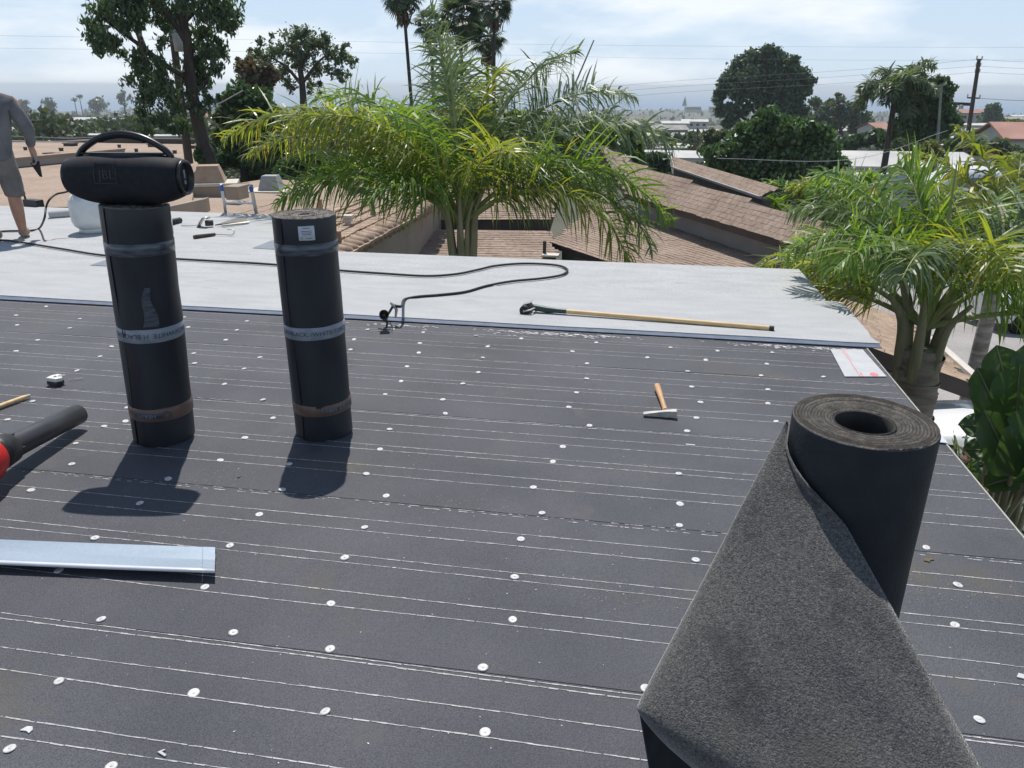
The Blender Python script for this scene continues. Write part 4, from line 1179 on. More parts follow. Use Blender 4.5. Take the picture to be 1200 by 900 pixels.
# ------------------------------------------------------------------ ground, sea, drive
def land_z(d, fwd):
    xs_ = [0, 14, 22, 40, 100, 250, 500, 1000, 2200, 2420, 2700]
    zs_ = [-4.05, -4.05, -4.6, -6.2, -10.5, -18.0, -27.0, -39.0, -58.0, -64.0, -80.0]
    zf_ = np.interp(d, xs_, zs_)
    k = np.clip((fwd + 0.35) / 0.5, 0, 1)
    return zf_ * k + (-4.05) * (1 - k)
def hill(d, a):
    return 2.5 * np.exp(-((d - 750) / 420.0) ** 2) * np.clip((-a - 0.08) / 0.35, 0, 1) * np.clip((2.2 + a) / 0.6, 0, 1)
ds = np.r_[0.5, 3, 6, 10, 14, 18, 22, 30, 40, 55, 75, 100, 130, 170, 220, 280, 350, 430, 520, 640, 800, 1000, 1250, 1500, 1800, 2050, 2200, 2320, 2420, 2700, 9000, 26000]
az = np.linspace(-pi, pi, 181)
fw = np.cos(az)
P = np.zeros((len(ds), len(az), 3))
for i, d in enumerate(ds):
    dirs = np.outer(np.cos(az), FH) + np.outer(np.sin(az), RH)
    P[i] = dirs * d
    amp = np.clip((d - 60) / 400, 0, 1) * np.clip((2300 - d) / 500, 0, 1)
    P[i, :, 2] = land_z(d, fw) + hill(d, az) + amp * 3.0 * (np.sin(d * 0.011 + az * 9) + np.sin(az * 23 + d * 0.004))
    P[i, -1, 2] = P[i, 0, 2]
struct(MB().grid(P).build('ground', 'land'))
th = np.linspace(0, 2 * pi, 97)
rs = np.r_[1500, 3000, 8000, 20000, 42000]
P = np.array([[(r * cos(a), r * sin(a), -62.0) for a in th] for r in rs])
struct(MB().grid(P[::-1]).build('sea', 'sea'))
def ground_at(x, y):
    d = math.hypot(x, y)
    f_ = (x * FH[0] + y * FH[1]) / max(d, 1e-6)
    a = math.atan2(x * RH[0] + y * RH[1], x * FH[0] + y * FH[1])
    return float(land_z(d, np.array(f_))) + float(hill(d, np.array(a)))
pv = []
for i, yy in enumerate(np.linspace(5, 40, 15)):
    pv.append([(xx, yy, ground_at(xx, yy) + 0.03) for xx in np.linspace(5.2, 40, 15)])
struct(MB().grid(np.array(pv)[::-1]).build('driveway', 'pave'))
pv = [[(xx, yy, ground_at(xx, yy) + 0.02 + 0.05 * rng.random()) for xx in np.linspace(1.3, 5.15, 16)] for yy in np.linspace(-2, 11, 30)]
struct(MB().grid(np.array(pv)[::-1], smooth=True).build('planting_bed', 'soil'))

# ------------------------------------------------------------------ houses
def inpoly(p, poly):
    c = False
    n = len(poly)
    for i in range(n):
        a, b = poly[i], poly[(i + 1) % n]
        if (a[1] > p[1]) != (b[1] > p[1]) and p[0] < (b[0] - a[0]) * (p[1] - a[1]) / (b[1] - a[1]) + a[0]:
            c = not c
    return c
def shingles(t, corners, udir, mat, exp=0.24, wid=0.32, thick=0.022, og=None, inset=0.0):
    """overlapping shingles laid in courses on the plane of the corners"""
    C = [np.asarray(c, float) for c in corners]
    pl = plane3(C[0], C[1], C[2])
    n = pl[1]
    u = np.asarray(udir, float)
    u = u - n * np.dot(u, n)
    u /= np.linalg.norm(u)
    v = np.cross(n, u)
    if v[2] < 0:
        v = -v
        u = -u
    q = [(np.dot(c - C[0], u), np.dot(c - C[0], v)) for c in C]
    u0, u1 = min(a for a, _ in q), max(a for a, _ in q)
    v0, v1 = min(b for _, b in q), max(b for _, b in q)
    V, Fq = [], []
    row = 0
    vv = v0 - exp * 0.4
    while vv < v1:
        uu = u0 - rng.random() * wid
        while uu < u1:
            w = wid * rng.uniform(0.75, 1.25)
            if inpoly((uu + w / 2, vv + exp * 0.5), q):
                h = thick * rng.uniform(0.75, 1.35)
                lo = vv + rng.normal(0, 0.006)
                b = len(V)
                for du, dv, dz in ((0.004, lo, 0.0), (w - 0.004, lo, 0.0), (0.004, lo, h), (w - 0.004, lo, h), (0.004, vv + exp * 1.08, 0.004), (w - 0.004, vv + exp * 1.08, 0.004)):
                    V.append(C[0] + u * (uu + du) + v * dv + n * (dz + 0.003))
                Fq += [[b, b + 1, b + 3, b + 2], [b + 2, b + 3, b + 5, b + 4]]
            uu += w
        vv += exp
        row += 1
    return MB().add(np.array(V), Fq).build('shingles', mat, t, og, kind='stuff')
def roof_slab(t, corners, thick, mat, og, name='roof'):
    return MB().prism(corners, (0, 0, -thick)).build(name, mat, t, og)
def wall_under(t, a, b, ztop_a, zbot, mat, og, inward, name='wall', ztop_b=None, th=0.2):
    ztop_b = ztop_a if ztop_b is None else ztop_b
    a, b = np.asarray(a, float), np.asarray(b, float)
    inw = A(inward[0], inward[1], 0)
    q = [A(a[0], a[1], zbot), A(b[0], b[1], zbot), A(b[0], b[1], ztop_b), A(a[0], a[1], ztop_a)]
    return MB().prism(q, inw * th).build(name, mat, t, og)

# large flat tan roof on the left
z0 = -1.0
c4 = [on_z(-160, 166, z0), on_z(236, 167.5, z0), on_z(224, 240, z0), on_z(-160, 246, z0)]
og = sum(c4) / 4
og[2] = ground_at(og[0], og[1])
t = thing('flat_roof_building', 'wide low building with a flat tan gravel roof beyond the worker', 'building', tuple(og))
MB().prism(c4, (0, 0, -0.35)).build('roof', 'roof_tan', t, og)
cin = [c4[k] + (sum(c4) / 4 - c4[k]) * 0.02 for k in range(4)]
for k in range(4):
    a, b = cin[k], cin[(k + 1) % 4]
    d = (b - a) / np.linalg.norm(b - a)
    wall_under(t, a, b, z0 - 0.352, min(ground_at(*a[:2]), ground_at(*b[:2])) - 0.5, 'stucco', og, (d[1], -d[0]))
a, b = on_z(-60, 204, z0 + 0.02), on_z(80, 190.5, z0 + 0.02)
b = a + (b - a) * 1.6
d = (b - a) / np.linalg.norm(b - a)
pn = A(-d[1], d[0], 0)
MB().prism([a, b, b + pn * 0.35, a + pn * 0.35], (0, 0, 0.26)).build('curb', 'stucco_grey', t, og)
MB().prism([a - pn * 0.06 + A(0, 0, 0.262), b - pn * 0.06 + A(0, 0, 0.262), b + pn * 0.41 + A(0, 0, 0.262), a + pn * 0.41 + A(0, 0, 0.262)], (0, 0, 0.05)).build('curb_cap', 'roof_tan', t, og)
a, b = on_z(66, 166.5, z0), on_z(236, 169, z0)
d = (b - a) / np.linalg.norm(b - a)
MB().prism([a, b, b + A(-d[1], d[0], 0) * 0.3, a + A(-d[1], d[0], 0) * 0.3], (0, 0, 0.22)).build('parapet', 'fascia', t, og)
for (x, y, s_) in ((83, 171, .5), (58, 183, .35), (64, 183, .35), (180, 172, .4), (228, 174, .4), (72, 177, .15), (30, 176, .12), (140, 173, .12), (160, 178, .12), (205, 180, .14), (100, 177, .1)):
    c = on_z(x, y, z0)
    MB().box(c + A(0, 0, 0.05), (s_ * 0.9, s_ * 0.7, 0.1)).box(c + A(0, 0, 0.115), (s_ * 1.1, s_ * 0.8, 0.03)).build('roof_vent', 'fascia', t, og)

# house F: low tiled roof straight ahead with a row of tile ends along its eave
ez = -1.3
e0, e1 = A(-5.30, 11.0, ez), A(-5.34, 18.8, ez)
w0, w1 = A(-14.0, 11.0, ez + 0.25), A(-11.5, 22.5, ez + 0.18)
og = A(-9, 15, -4.6)
t = thing('tiled_house', 'neighbouring house with low tan tiled roof and stepped tile ends in front of the chimneys', 'house', tuple(og))
roof_slab(t, [e0, e1, A(-5.34, 21.3, ez), w1, w0], 0.12, 'roof_tan', og)
shingles(t, [e0, e1, A(-7.6, 18.85, ez + 0.066), A(-7.6, 11.0, ez + 0.066)], (0, 1, 0), 'shingle2', exp=0.33, wid=0.30, thick=0.045, og=og)
shingles(t, [A(-7.6, 11, ez + 0.066), A(-7.6, 18.85, ez + 0.066), A(-9.3, 19.5, ez + 0.115), A(-9.3, 11, ez + 0.115)], (0, 1, 0), 'roof_tan', exp=0.33, wid=0.34, thick=0.012, og=og)
yy = 11.0
while yy < 21.0:
    w = rng.uniform(0.26, 0.34)
    MB().lathe([(0.0, 0), (w * 0.44, 0), (w * 0.44, 0.34), (0, 0.34)], 8, (-5.24 - 0.005 * rng.random(), yy + w / 2, ez - 0.02), (-0.985, 0, 0.17)).build('tile_end', 'shingle2', t, og)
    yy += w
wall_under(t, (-5.52, 11.0), (-5.52, 20.6), ez - 0.13, -5.2, 'stucco', og, (-1, 0))
wall_under(t, (-5.50, 20.6), (-11.0, 21.0), ez - 0.13, -5.4, 'stucco', og, (0, -1))
def vent(t, px, py, pl, kind):
    p = on_plane(px, py, pl)
    if kind == 'box':
        MB().box(p + A(0, 0, 0.10), (0.10, 0.10, 0.2)).box(p + A(0, 0, 0.21), (0.24, 0.2, 0.06)).box(p + A(0, 0, 0.13), (0.18, 0.14, 0.06)).build('roof_vent', 'trim_pale', t, og)
    else:
        MB().lathe([(0.11, 0), (0.06, 0.05), (0.05, 0.3), (0.06, 0.3), (0.06, 0.33), (0, 0.33)], 12, p).build('vent_pipe', 'chimney_tan', t, og)
plF = plane3(e0, e1, w0)
vent(t, 408, 265, plF, 'box')
vent(t, 398, 291, plF, 'pipe')
vent(t, 437, 253, plF, 'pipe')
vent(t, 376, 250, plF, 'pipe')
a, b = on_z(404, 209, -0.80), on_z(452, 184, -0.80)
MB().prism([a, b, b + A(0.3, 0, 0), a + A(0.3, 0, 0)], (0, 0, 0.12)).build('ridge_trim', 'trim_pale', t, og)
a, b, c, d = on_z(404, 211, -0.95), on_z(452, 186, -0.95), on_z(520, 205, -1.25), on_z(470, 240, -1.3)
MB().prism([a, d, c, b], (0, 0, -0.1)).build('side_roof', 'roof_tan', t, og)
# chimneys with hoods
def chimney(px, py, d, w, dep, h, hood, hh, mat, lab, rz):
    p = at(px, py, d)
    t = thing('chimney', lab, 'chimney', (p[0], p[1], p[2] - 1.2), rz, group='hooded chimneys on the neighbouring roof')
    zt = 1.2
    MB().box((0, 0, zt - h / 2 - 0.6), (w, dep, h + 1.2)).build('stack', 'stucco', t)
    MB().box((0, 0, zt + 0.035), (w + 0.14, dep + 0.14, 0.07)).build('slab', 'trim_pale', t)
    MB().box((0, 0, zt + 0.0705 + hh / 2), (hood, hood, hh), taper=0.66).build('hood', mat, t)
    return t
chimney(247, 216, 22.0, 1.25, 0.9, 0.6, 0.78, 0.42, 'chimney_tan', 'chimney box with a tan pyramid hood left of the ladder', radians(25))
chimney(319, 225, 22.5, 1.05, 0.9, 0.45, 0.60, 0.38, 'chimney_grey', 'chimney box with a grey pyramid hood right of the ladder', radians(10))
p = at(278, 226, 20.5)
tag(MB().box((0, 0, 0), (0.35, 0.5, 0.28)).box((0, 0, 0.16), (0.4, 0.55, 0.05)).build('roof_hatch', 'stucco'), 'small low stucco box on the tan roof between the two hooded chimneys', 'roof hatch').location = p
a, b = at(190, 244, 17.5), at(241, 233, 19.0)
tag(MB().prism([a, b, b + A(-0.1, 0.3, 0), a + A(-0.1, 0.3, 0)], (0, 0, -3.2)).build('parapet_wall', 'stucco'), 'pale parapet wall running from behind the boombox towards the tan hooded chimney', 'parapet')

# house E: brown tiled roof in the middle, dark eave of a further roof above it
tl, tr, bl_ = at(440, 268, 21.0), at(641, 270.5, 20.8), at(440, 316, 18.3)
plE = plane3(tl, tr, bl_)
br_ = on_plane(656, 316, plE)
og = (tl + br_) / 2
og[2] = -4.8
t = thing('tiled_house', 'low brown tiled roof in the centre below the big palm', 'house', tuple(og))
roof_slab(t, [bl_, br_, tr, tl], 0.14, 'shingle', og)
shingles(t, [bl_, br_, tr, tl], tr - tl, 'shingle', exp=0.16, wid=0.28, thick=0.013, og=og)
wall_under(t, bl_ + A(0.2, 0.3, 0), br_ + A(-0.2, 0.3, 0), bl_[2] - 0.14, -5.4, 'stucco', og, (0, 1))
ga, gb = at(430, 257, 21.4), at(645, 256.5, 21.4)
gc = at(638, 271, 21.2)
G_d = [A(ga[0], ga[1], ga[2]), A(gb[0], gb[1], gb[2]), A(gb[0] - 0.1, gb[1] + 5, gb[2] + 0.9), A(ga[0], ga[1] + 5, ga[2] + 0.9)]
og = (ga + gb) / 2
og[2] = -5
t = thing('tiled_house', 'brown roof with dark shaded eave hidden behind the big palm crown', 'house', tuple(og))
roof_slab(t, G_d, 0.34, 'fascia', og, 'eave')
shingles(t, G_d, gb - ga, 'shingle', exp=0.16, wid=0.28, thick=0.013, og=og)
wall_under(t, ga + A(0, 0.4, 0), gb + A(-0.3, 0.4, 0), ga[2] - 0.4, -5.6, 'stucco', og, (0, 1))
pp = on_plane(638, 300, plE)
t = thing('vent_pipe', 'thin dark vent pipe beside a small pale plate at the end of the brown roof', 'vent pipe', tuple(pp))
MB().tube([(0, 0, -0.05), (0, 0, 0.38)], 0.045, 10).build('pipe', 'fascia', t)
MB().box((0.17, -0.1, 0.05), (0.42, 0.3, 0.05)).build('plate', 'trim_pale', t)

# house B: long brown roof running away to the right, lower roof C against its wall
B1, B2, B3 = at(752, 195, 24.0), at(766, 235, 21.7), at(1012, 308, 15.0)
plB = plane3(B1, B2, B3)
B4 = on_plane(1060, 296, plB)
B5 = on_plane(1022, 282, plB)
ud = B3 - B2
og = (B1 + B3) / 2
og[2] = -5
t = thing('tiled_house', 'long brown shingle roof sloping down to the right with a grey wall under its eave', 'house', tuple(og))
B0 = on_plane(700, 168, plB)
B2b = B2 - ud * 0.22
roof_slab(t, [B2b, B3, B4, B5, B1, B0], 0.20, 'fascia', og)
shingles(t, [B2b, B3, B4, B5, B1, B0], ud, 'shingle', exp=0.135, wid=0.24, thick=0.009, og=og)
un = ud / np.linalg.norm(ud)
inn = A(-un[1], un[0], 0)
if np.dot(inn, FH) < 0:
    inn = -inn
wall_under(t, B2b + inn * 0.45, B3 + inn * 0.45 - un * 0.3, B2[2] - 0.12, -5.6, 'stucco_grey', og, inn, ztop_b=B3[2] - 0.12)
# C
wl_a = B2 + inn * 0.43
wpl = (wl_a, inn)
C1 = on_plane(768, 260, wpl)
C2 = on_plane(888, 301, wpl)
C3 = at(647, 283.5, 20.0)
plC = plane3(C1, C2, C3)
C4 = on_plane(742, 316, plC)
C5 = on_plane(920, 345, plC)
C6 = on_plane(935, 318, plC)
C0 = on_plane(700, 236, plC)
og = (C1 + C4) / 2
og[2] = -5
t = thing('tiled_house', 'lower brown shingle roof with dark end wall under the hanging palm frond', 'house', tuple(og))
polyC = [C3, C4, C5, C6, C2, C1, C0]
roof_slab(t, polyC, 0.16, 'fascia', og)
shingles(t, polyC, C4 - C3, 'shingle', exp=0.15, wid=0.26, thick=0.013, og=og)
cd = (C4 - C3) / np.linalg.norm(C4 - C3)
ci = A(-cd[1], cd[0], 0)
wall_under(t, C3 + ci * 0.25 + cd * 0.1, C4 + ci * 0.25 + cd * 2.5, C3[2] - 0.17, -5.2, 'stucco_grey', og, ci, ztop_b=C4[2] - 0.17 + (C4[2] - C3[2]))
# A: further roof above
A1, A2, A3 = at(787, 183, 31.5), at(790, 194.5, 30.0), at(888, 227, 22.0)
plA = plane3(A1, A2, A3)
A4 = on_plane(905, 219, plA)
ud = A3 - A2
un = ud / np.linalg.norm(ud)
inn = A(-un[1], un[0], 0)
if np.dot(inn, FH) < 0:
    inn = -inn
og = (A1 + A3) / 2
og[2] = -6
t = thing('tiled_house', 'small brown roof with pale gable trim in front of the round glossy tree', 'house', tuple(og))
A5, A6 = A4 + (A3 - A2) * 0.04, A3 + (A3 - A2) * 0.04
roof_slab(t, [A2, A6, A5, A1], 0.07, 'fascia', og)
shingles(t, [A2, A6, A5, A1], ud, 'shingle', exp=0.135, wid=0.24, thick=0.008, og=og)
MB().prism([A2 - un * 0.12, A2, A1, A1 - un * 0.12], (0, 0, -0.32)).build('gable_trim', 'trim_pale', t, og)
MB().prism([A2 - inn * 0.12 + A(0, 0, -0.02), A6 - inn * 0.12 + A(0, 0, -0.02), A6 - inn * 0.005 + A(0, 0, -0.02), A2 - inn * 0.005 + A(0, 0, -0.02)], (0, 0, -0.06)).build('gutter', 'stucco_grey', t, og)
wall_under(t, A2 + inn * 0.05 + un * 0.2, A6 + inn * 0.05, A2[2] - 0.14, -7.5, 'fascia', og, inn, ztop_b=A6[2] - 0.14)
wall_under(t, A2 + inn * 0.3 + un * 0.2, A1 + un * 0.2, A2[2] - 0.14, -7.5, 'fascia', og, un, ztop_b=A1[2] - 0.14, name='gable_wall')
# H: tan roof under the right palm
H1_, H2_, H3_ = at(1004, 402, 10.3), at(1148, 453, 10.3), at(1062, 376, 13.4)
plH = plane3(H1_, H2_, H3_)
H0 = on_plane(955, 340, plH)
H00 = on_plane(900, 365, plH)
og = (H1_ + H3_) / 2
og[2] = -4.2
t = thing('tiled_house', 'small tan shingle roof with white edge trim behind the right palm trunk', 'house', tuple(og))
roof_slab(t, [H00, H1_, H2_, H3_, H0], 0.20, 'fascia', og)
shingles(t, [H00, H1_, H2_, H3_, H0], H2_ - H1_, 'shingle2', exp=0.16, wid=0.30, thick=0.016, og=og)
hd_ = (H3_ - H2_) / np.linalg.norm(H3_ - H2_)
hs = np.cross(hd_, A(0, 0, 1))
hs /= np.linalg.norm(hs)
MB().prism([H2_ - hd_ * 0.05, H2_ + hs * 0.07 - hd_ * 0.05, H3_ + hs * 0.07, H3_], (0, 0, 0.05)).build('edge_trim', 'trim_pale', t, og)
MB().prism([H2_ + hs * 0.071 - hd_ * 0.05, H2_ + hs * 0.14 - hd_ * 0.05, H3_ + hs * 0.14, H3_ + hs * 0.071], (0, 0, 0.02)).build('gutter', 'far_roof_white', t, og)
un = (H2_ - H1_) / np.linalg.norm(H2_ - H1_)
inn = A(-un[1], un[0], 0)
wall_under(t, H00 + inn * 0.5, H2_ + inn * 0.5 - un * 0.5, H1_[2] - 0.24, -4.6, 'stucco_grey', og, inn, ztop_b=H2_[2] - 0.24)

# ------------------------------------------------------------------ foliage builders
def leaves(mb, P, size, ratio=0.35, down=0.0, fold=True):
    n = len(P)
    a = rng.normal(size=(n, 3))
    a[:, 2] -= down * 2
    a /= np.linalg.norm(a, axis=1)[:, None]
    b = np.cross(a, rng.normal(size=(n, 3)))
    b /= np.linalg.norm(b, axis=1)[:, None] + 1e-9
    l = (np.broadcast_to(size, (n,)) * rng.uniform(0.6, 1.4, n))[:, None]
    w = l * ratio
    V = np.stack([P - a * l * 0.5, P + b * w, P + a * l * 0.5, P - b * w], 1).reshape(-1, 3)
    f = np.arange(n * 4).reshape(n, 4)
    mb.add(V, f)
def clump(P, f):
    v = np.zeros(len(P))
    for _ in range(9):
        k = rng.normal(size=3)
        k = k / np.linalg.norm(k) * f * rng.uniform(0.6, 1.7)
        v += np.sin(P @ k + rng.random() * 6.28)
    return v
def blob_points(blobs, n, shell=0.45, gaps=0.0):
    B = np.array([b[:3] for b in blobs])
    r = np.array([b[3] for b in blobs])
    w = r ** 2.2
    k = rng.choice(len(blobs), n, p=w / w.sum())
    u = rng.normal(size=(n, 3))
    u /= np.linalg.norm(u, axis=1)[:, None]
    rad = rng.random(n) ** shell * (1.1 + 0.22 * rng.normal(size=n))
    P = B[k] + u * (r[k] * rad)[:, None] * A(1, 1, 0.9)
    if gaps:
        f = 2.2 / np.median(r)
        v = clump(P * A(1, 1, 0.7), f) + 0.6 * clump(P, f * 2.6)
        P = P[v > gaps]
    return P
def px_blobs(lst, d, depth=0.5):
    out = []
    for x, y, r in lst:
        R3 = r * d / FPX
        dd = d + rng.uniform(-1, 1) * depth * max(q[2] for q in lst) * d / FPX
        p = at(x, y, dd)
        out.append((p[0], p[1], p[2], R3))
    return out
def tree(name, label, cat, d, blobs, trunk, mats, n, size, limbs=(), tr_r=0.2, ratio=0.35, down=0.0, depth=0.6, bark='bark_dark', group=None, shell=0.45, sub=0, gaps=-0.6):
    """trunk/limbs: lists of (px, py); blobs: (px, py, r px); crown of separate leaves"""
    b3 = px_blobs(blobs, d, depth)
    if sub:
        b3 = [(q[0], q[1], q[2], q[3] * 0.8) for q in b3]
        extra = []
        for b in b3:
            for _ in range(sub):
                u = rng.normal(size=3)
                u /= np.linalg.norm(u)
                extra.append((b[0] + u[0] * b[3] * 1.2, b[1] + u[1] * b[3] * 1.2, b[2] + u[2] * b[3] * 1.2, b[3] * rng.uniform(0.32, 0.62)))
        b3 = b3 + extra
    base = at(trunk[0][0], trunk[0][1], d)
    gz = ground_at(base[0], base[1])
    og = A(base[0], base[1], min(gz, base[2]) - 0.05)
    t = thing(name, label, cat, tuple(og), group=group)
    tp = [og] + [at(x, y, d) for x, y in trunk]
    if len(tp) > 2 and tp[1][2] - og[2] < 0.3:
        tp = tp[:1] + tp[2:]
    rad = np.linspace(tr_r * 1.25, tr_r * 0.45, len(tp))
    MB().tube(smooth_path(tp, 4), np.interp(np.arange(4 * (len(tp) - 1) + 1), np.arange(len(tp)) * 4, rad), 10).build('trunk', bark, t, og)
    for lm in limbs:
        pts = [at(x, y, d + (0 if k == 0 else rng.normal(0, 0.4))) for k, (x, y) in enumerate(lm)]
        if len(pts) == 2:
            pts.insert(1, (pts[0] + pts[1]) / 2 + rng.normal(0, 0.1, 3))
        MB().tube(smooth_path(pts, 4), np.linspace(tr_r * 0.5, tr_r * 0.14, 4 * (len(pts) - 1) + 1), 7).build('limb', bark, t, og)
    mats = mats if isinstance(mats, (list, tuple)) else [mats]
    for k, mt in enumerate(mats):
        mb = MB()
        P = blob_points(b3, n // len(mats), shell, gaps)
        leaves(mb, P, size, ratio, down)
        mb.build('crown', mt, t, og)
    return t
def frond(t, og, C, azd, e0, L, bend, mat, nl=105, ll=0.62, twist=0.0, wl=0.021, thin=1.0, start=0.14, sag=1.0):
    """one feather frond: arching rachis with two rows of drooping leaflets"""
    a = radians(azd)
    h = cos(a) * RH + sin(a) * FH
    m = 26
    ang = radians(e0)
    p = C.copy()
    pts = [p.copy()]
    for i in range(1, m):
        tt = i / (m - 1)
        ang = radians(e0 - bend * tt ** 1.35)
        p = p + (h * cos(ang) + A(0, 0, sin(ang))) * (L / (m - 1))
        pts.append(p.copy())
    pts = np.array(pts)
    r = np.linspace(0.034, 0.005, m) * thin
    rb = MB().tube(pts, r, 6).build('frond', 'rachis', t, og)
    tan = np.gradient(pts, axis=0)
    tan /= np.linalg.norm(tan, axis=1)[:, None]
    side = np.cross(h, A(0, 0, 1.0))
    side = side * cos(twist) + A(0, 0, sin(twist))
    V, F3, F4 = [], [], []
    for s_ in (-1, 1):
        for i in range(nl):
            tt = start + (1 - start) * (i + rng.random() * 0.8) / nl
            k = tt * (m - 1)
            i0 = min(int(k), m - 2)
            b0 = pts[i0] + (pts[i0 + 1] - pts[i0]) * (k - i0)
            T = tan[i0]
            N = np.cross(side, T)
            N /= np.linalg.norm(N)
            if N[2] < 0:
                N = -N
            l = ll * (0.35 + 0.65 * sin(pi * min(1, (tt * 0.9 + 0.12))) ** 0.7) * rng.uniform(0.8, 1.15)
            if tt > 0.9:
                l *= 0.8
            lift = rng.choice([-0.25, 0.3, 0.85]) + rng.normal(0, 0.22)
            d = T * rng.uniform(0.45, 0.8) + side * s_ * 0.85 + N * lift
            d /= np.linalg.norm(d)
            w = np.cross(d, N)
            w = w / (np.linalg.norm(w) + 1e-9)
            w = w * cos(0.5 * rng.normal()) + N * 0.5 * rng.normal()
            dr = rng.uniform(0.1, 1.15) * sag
            st = []
            q = b0.copy()
            dd = d.copy()
            for sg, ww in ((0.0, 0.5), (0.22, 1.0), (0.26, 0.95), (0.26, 0.7), (0.26, 0.0)):
                q = q + dd * l * sg
                if sg > 0:
                    dd = dd + A(0, 0, -dr * 0.62)
                    dd /= np.linalg.norm(dd)
                st.append((q.copy(), ww * wl))
            b = len(V)
            for (q, ww) in st[:4]:
                V.append(q - w * ww)
                V.append(q + w * ww)
            V.append(st[4][0])
            F4 += [[b, b + 1, b + 3, b + 2], [b + 2, b + 3, b + 5, b + 4], [b + 4, b + 5, b + 7, b + 6]]
            F3.append([b + 6, b + 7, b + 8])
    mb = MB()
    V = np.array(V)
    mb.V.append(V)
    mb.Fs.append((np.array(F4), False))
    mb.Fs.append((np.array(F3), False))
    mb.n = len(V)
    mb.build('leaflets', mat, rb, og)
    return rb
def boot(t, og, C, azd, h0, h1, r0, w):
    """old leaf base that wraps the upper trunk and leads into a petiole"""
    a = radians(azd)
    h = cos(a) * RH + sin(a) * FH
    p = [C + h * r0 * 0.8 + A(0, 0, -h0), C + h * r0 * 1.12 + A(0, 0, -h0 * 0.35), C + h * r0 * 1.5 + A(0, 0, h1 * 0.5), C + h * r0 * 2.6 + A(0, 0, h1)]
    return MB().tube(smooth_path(p, 4), np.linspace(w, w * 0.28, 13), 8).build('leaf_base', 'petiole', t, og)

# ------------------------------------------------------------------ big central queen palm
PC = at(541, 278, 10.2)
og = A(PC[0], PC[1], ground_at(PC[0], PC[1]))
t = thing('queen_palm', 'large queen palm with long arching fronds beyond the middle of the white sheet', 'palm', tuple(og))
MB().tube(smooth_path([og, og + A(0, 0, 1.2), PC - A(0, 0, 0.9), PC - A(0, 0, 0.2)], 5), np.linspace(0.19, 0.15, 16), 16).build('trunk', 'bark', t, og)
for azd, h1, w in ((175, 0.55, 0.07), (150, 0.65, 0.06), (20, 0.75, 0.10), (340, 0.65, 0.06), (215, 0.6, 0.06), (270, 0.8, 0.06), (60, 0.7, 0.07), (100, 0.8, 0.07), (300, 0.5, 0.05)):
    boot(t, og, PC, azd, 0.35, h1, 0.13, w)
CC = PC + A(0, 0, 0.15)
FR = [(178, 60, 3.7, 92, 'palm_leaf_y'), (166, 50, 3.5, 78, 'palm_leaf_y'), (192, 52, 2.4, 92, 'palm_leaf'), (150, 68, 3.2, 80, 'palm_leaf'), (188, 74, 2.9, 100, 'palm_leaf_y'), (184, 46, 2.7, 88, 'palm_leaf'),
      (238, 82, 2.3, 84, 'palm_leaf'), (100, 72, 3.3, 50, 'palm_leaf_s'), (95, 78, 2.7, 64, 'palm_leaf'), (70, 80, 2.6, 60, 'palm_leaf_y'),
      (8, 62, 3.5, 98, 'palm_leaf_s'), (22, 70, 3.3, 84, 'palm_leaf_s'), (352, 50, 3.2, 108, 'palm_leaf'), (338, 44, 2.9, 122, 'palm_leaf_y'), (2, 40, 3.1, 108, 'palm_leaf_s'),
      (40, 76, 3.2, 66, 'palm_leaf_s'), (222, 60, 1.7, 96, 'palm_leaf'), (60, 48, 3.0, 80, 'palm_leaf'), (125, 42, 3.0, 80, 'palm_leaf'),
      (300, 74, 2.0, 90, 'palm_leaf_y'), (145, 46, 2.4, 70, 'palm_leaf'), (28, 46, 2.4, 85, 'palm_leaf')]
for azd, e0, L, bd, mt in FR:
    frond(t, og, CC, azd, e0, L, bd, mt, nl=int((34 if 150 < azd < 200 else 36) * L), ll=0.76, twist=rng.normal(0, 0.25), wl=0.0118, start=0.2, sag=1.15)
frond(t, og, CC, 118, 84, 2.9, 24, 'palm_leaf_s', nl=72, ll=0.55, twist=0.9, wl=0.010)
# spear leaf
MB().tube([CC, CC + A(-0.06, 0, 1.4), CC + A(-0.12, 0, 2.5)], [0.03, 0.02, 0.004], 6).build('spear_leaf', 'rachis', t, og)

# right queen palm, at the roof corner
PC = at(1080, 408, 7.0)
base = at(1068, 478, 7.0)
og = A(base[0], base[1], ground_at(base[0], base[1]))
t = thing('queen_palm', 'queen palm with thick ringed trunk beside the right roof corner', 'palm', tuple(og))
MB().tube(smooth_path([og, og + A(0, 0, 1.5), base, (base + PC) / 2, PC], 5), np.linspace(0.19, 0.155, 21) + 0.012 * (np.arange(21) % 2), 20).build('trunk', 'bark', t, og)
for k in range(13):
    zz = -0.08 - 0.11 * k
    a_ = k * 2.4
    h = cos(a_) * RH + sin(a_) * FH
    c = PC + (base - PC) * (-zz / max(1e-6, PC[2] - base[2]))
    P = np.array([[c + (0.172 + 0.02 * (1 - q)) * (cos(a_ + w) * RH + sin(a_ + w) * FH) + A(0, 0, -0.14 * q * (1 - abs(w) * 0.5) + 0.02) for w in np.linspace(-1.25, 1.25, 9)] for q in (0, 0.5, 1.0)])
    MB().grid(P).build('leaf_scar', 'bark', t, og)
for azd, h1, w in ((165, 0.45, 0.085), (15, 0.5, 0.085), (120, 0.6, 0.09), (230, 0.5, 0.07), (300, 0.45, 0.06), (60, 0.6, 0.08)):
    boot(t, og, PC, azd, 0.30, h1, 0.125, w)
CC = PC + A(0, 0, 0.18)
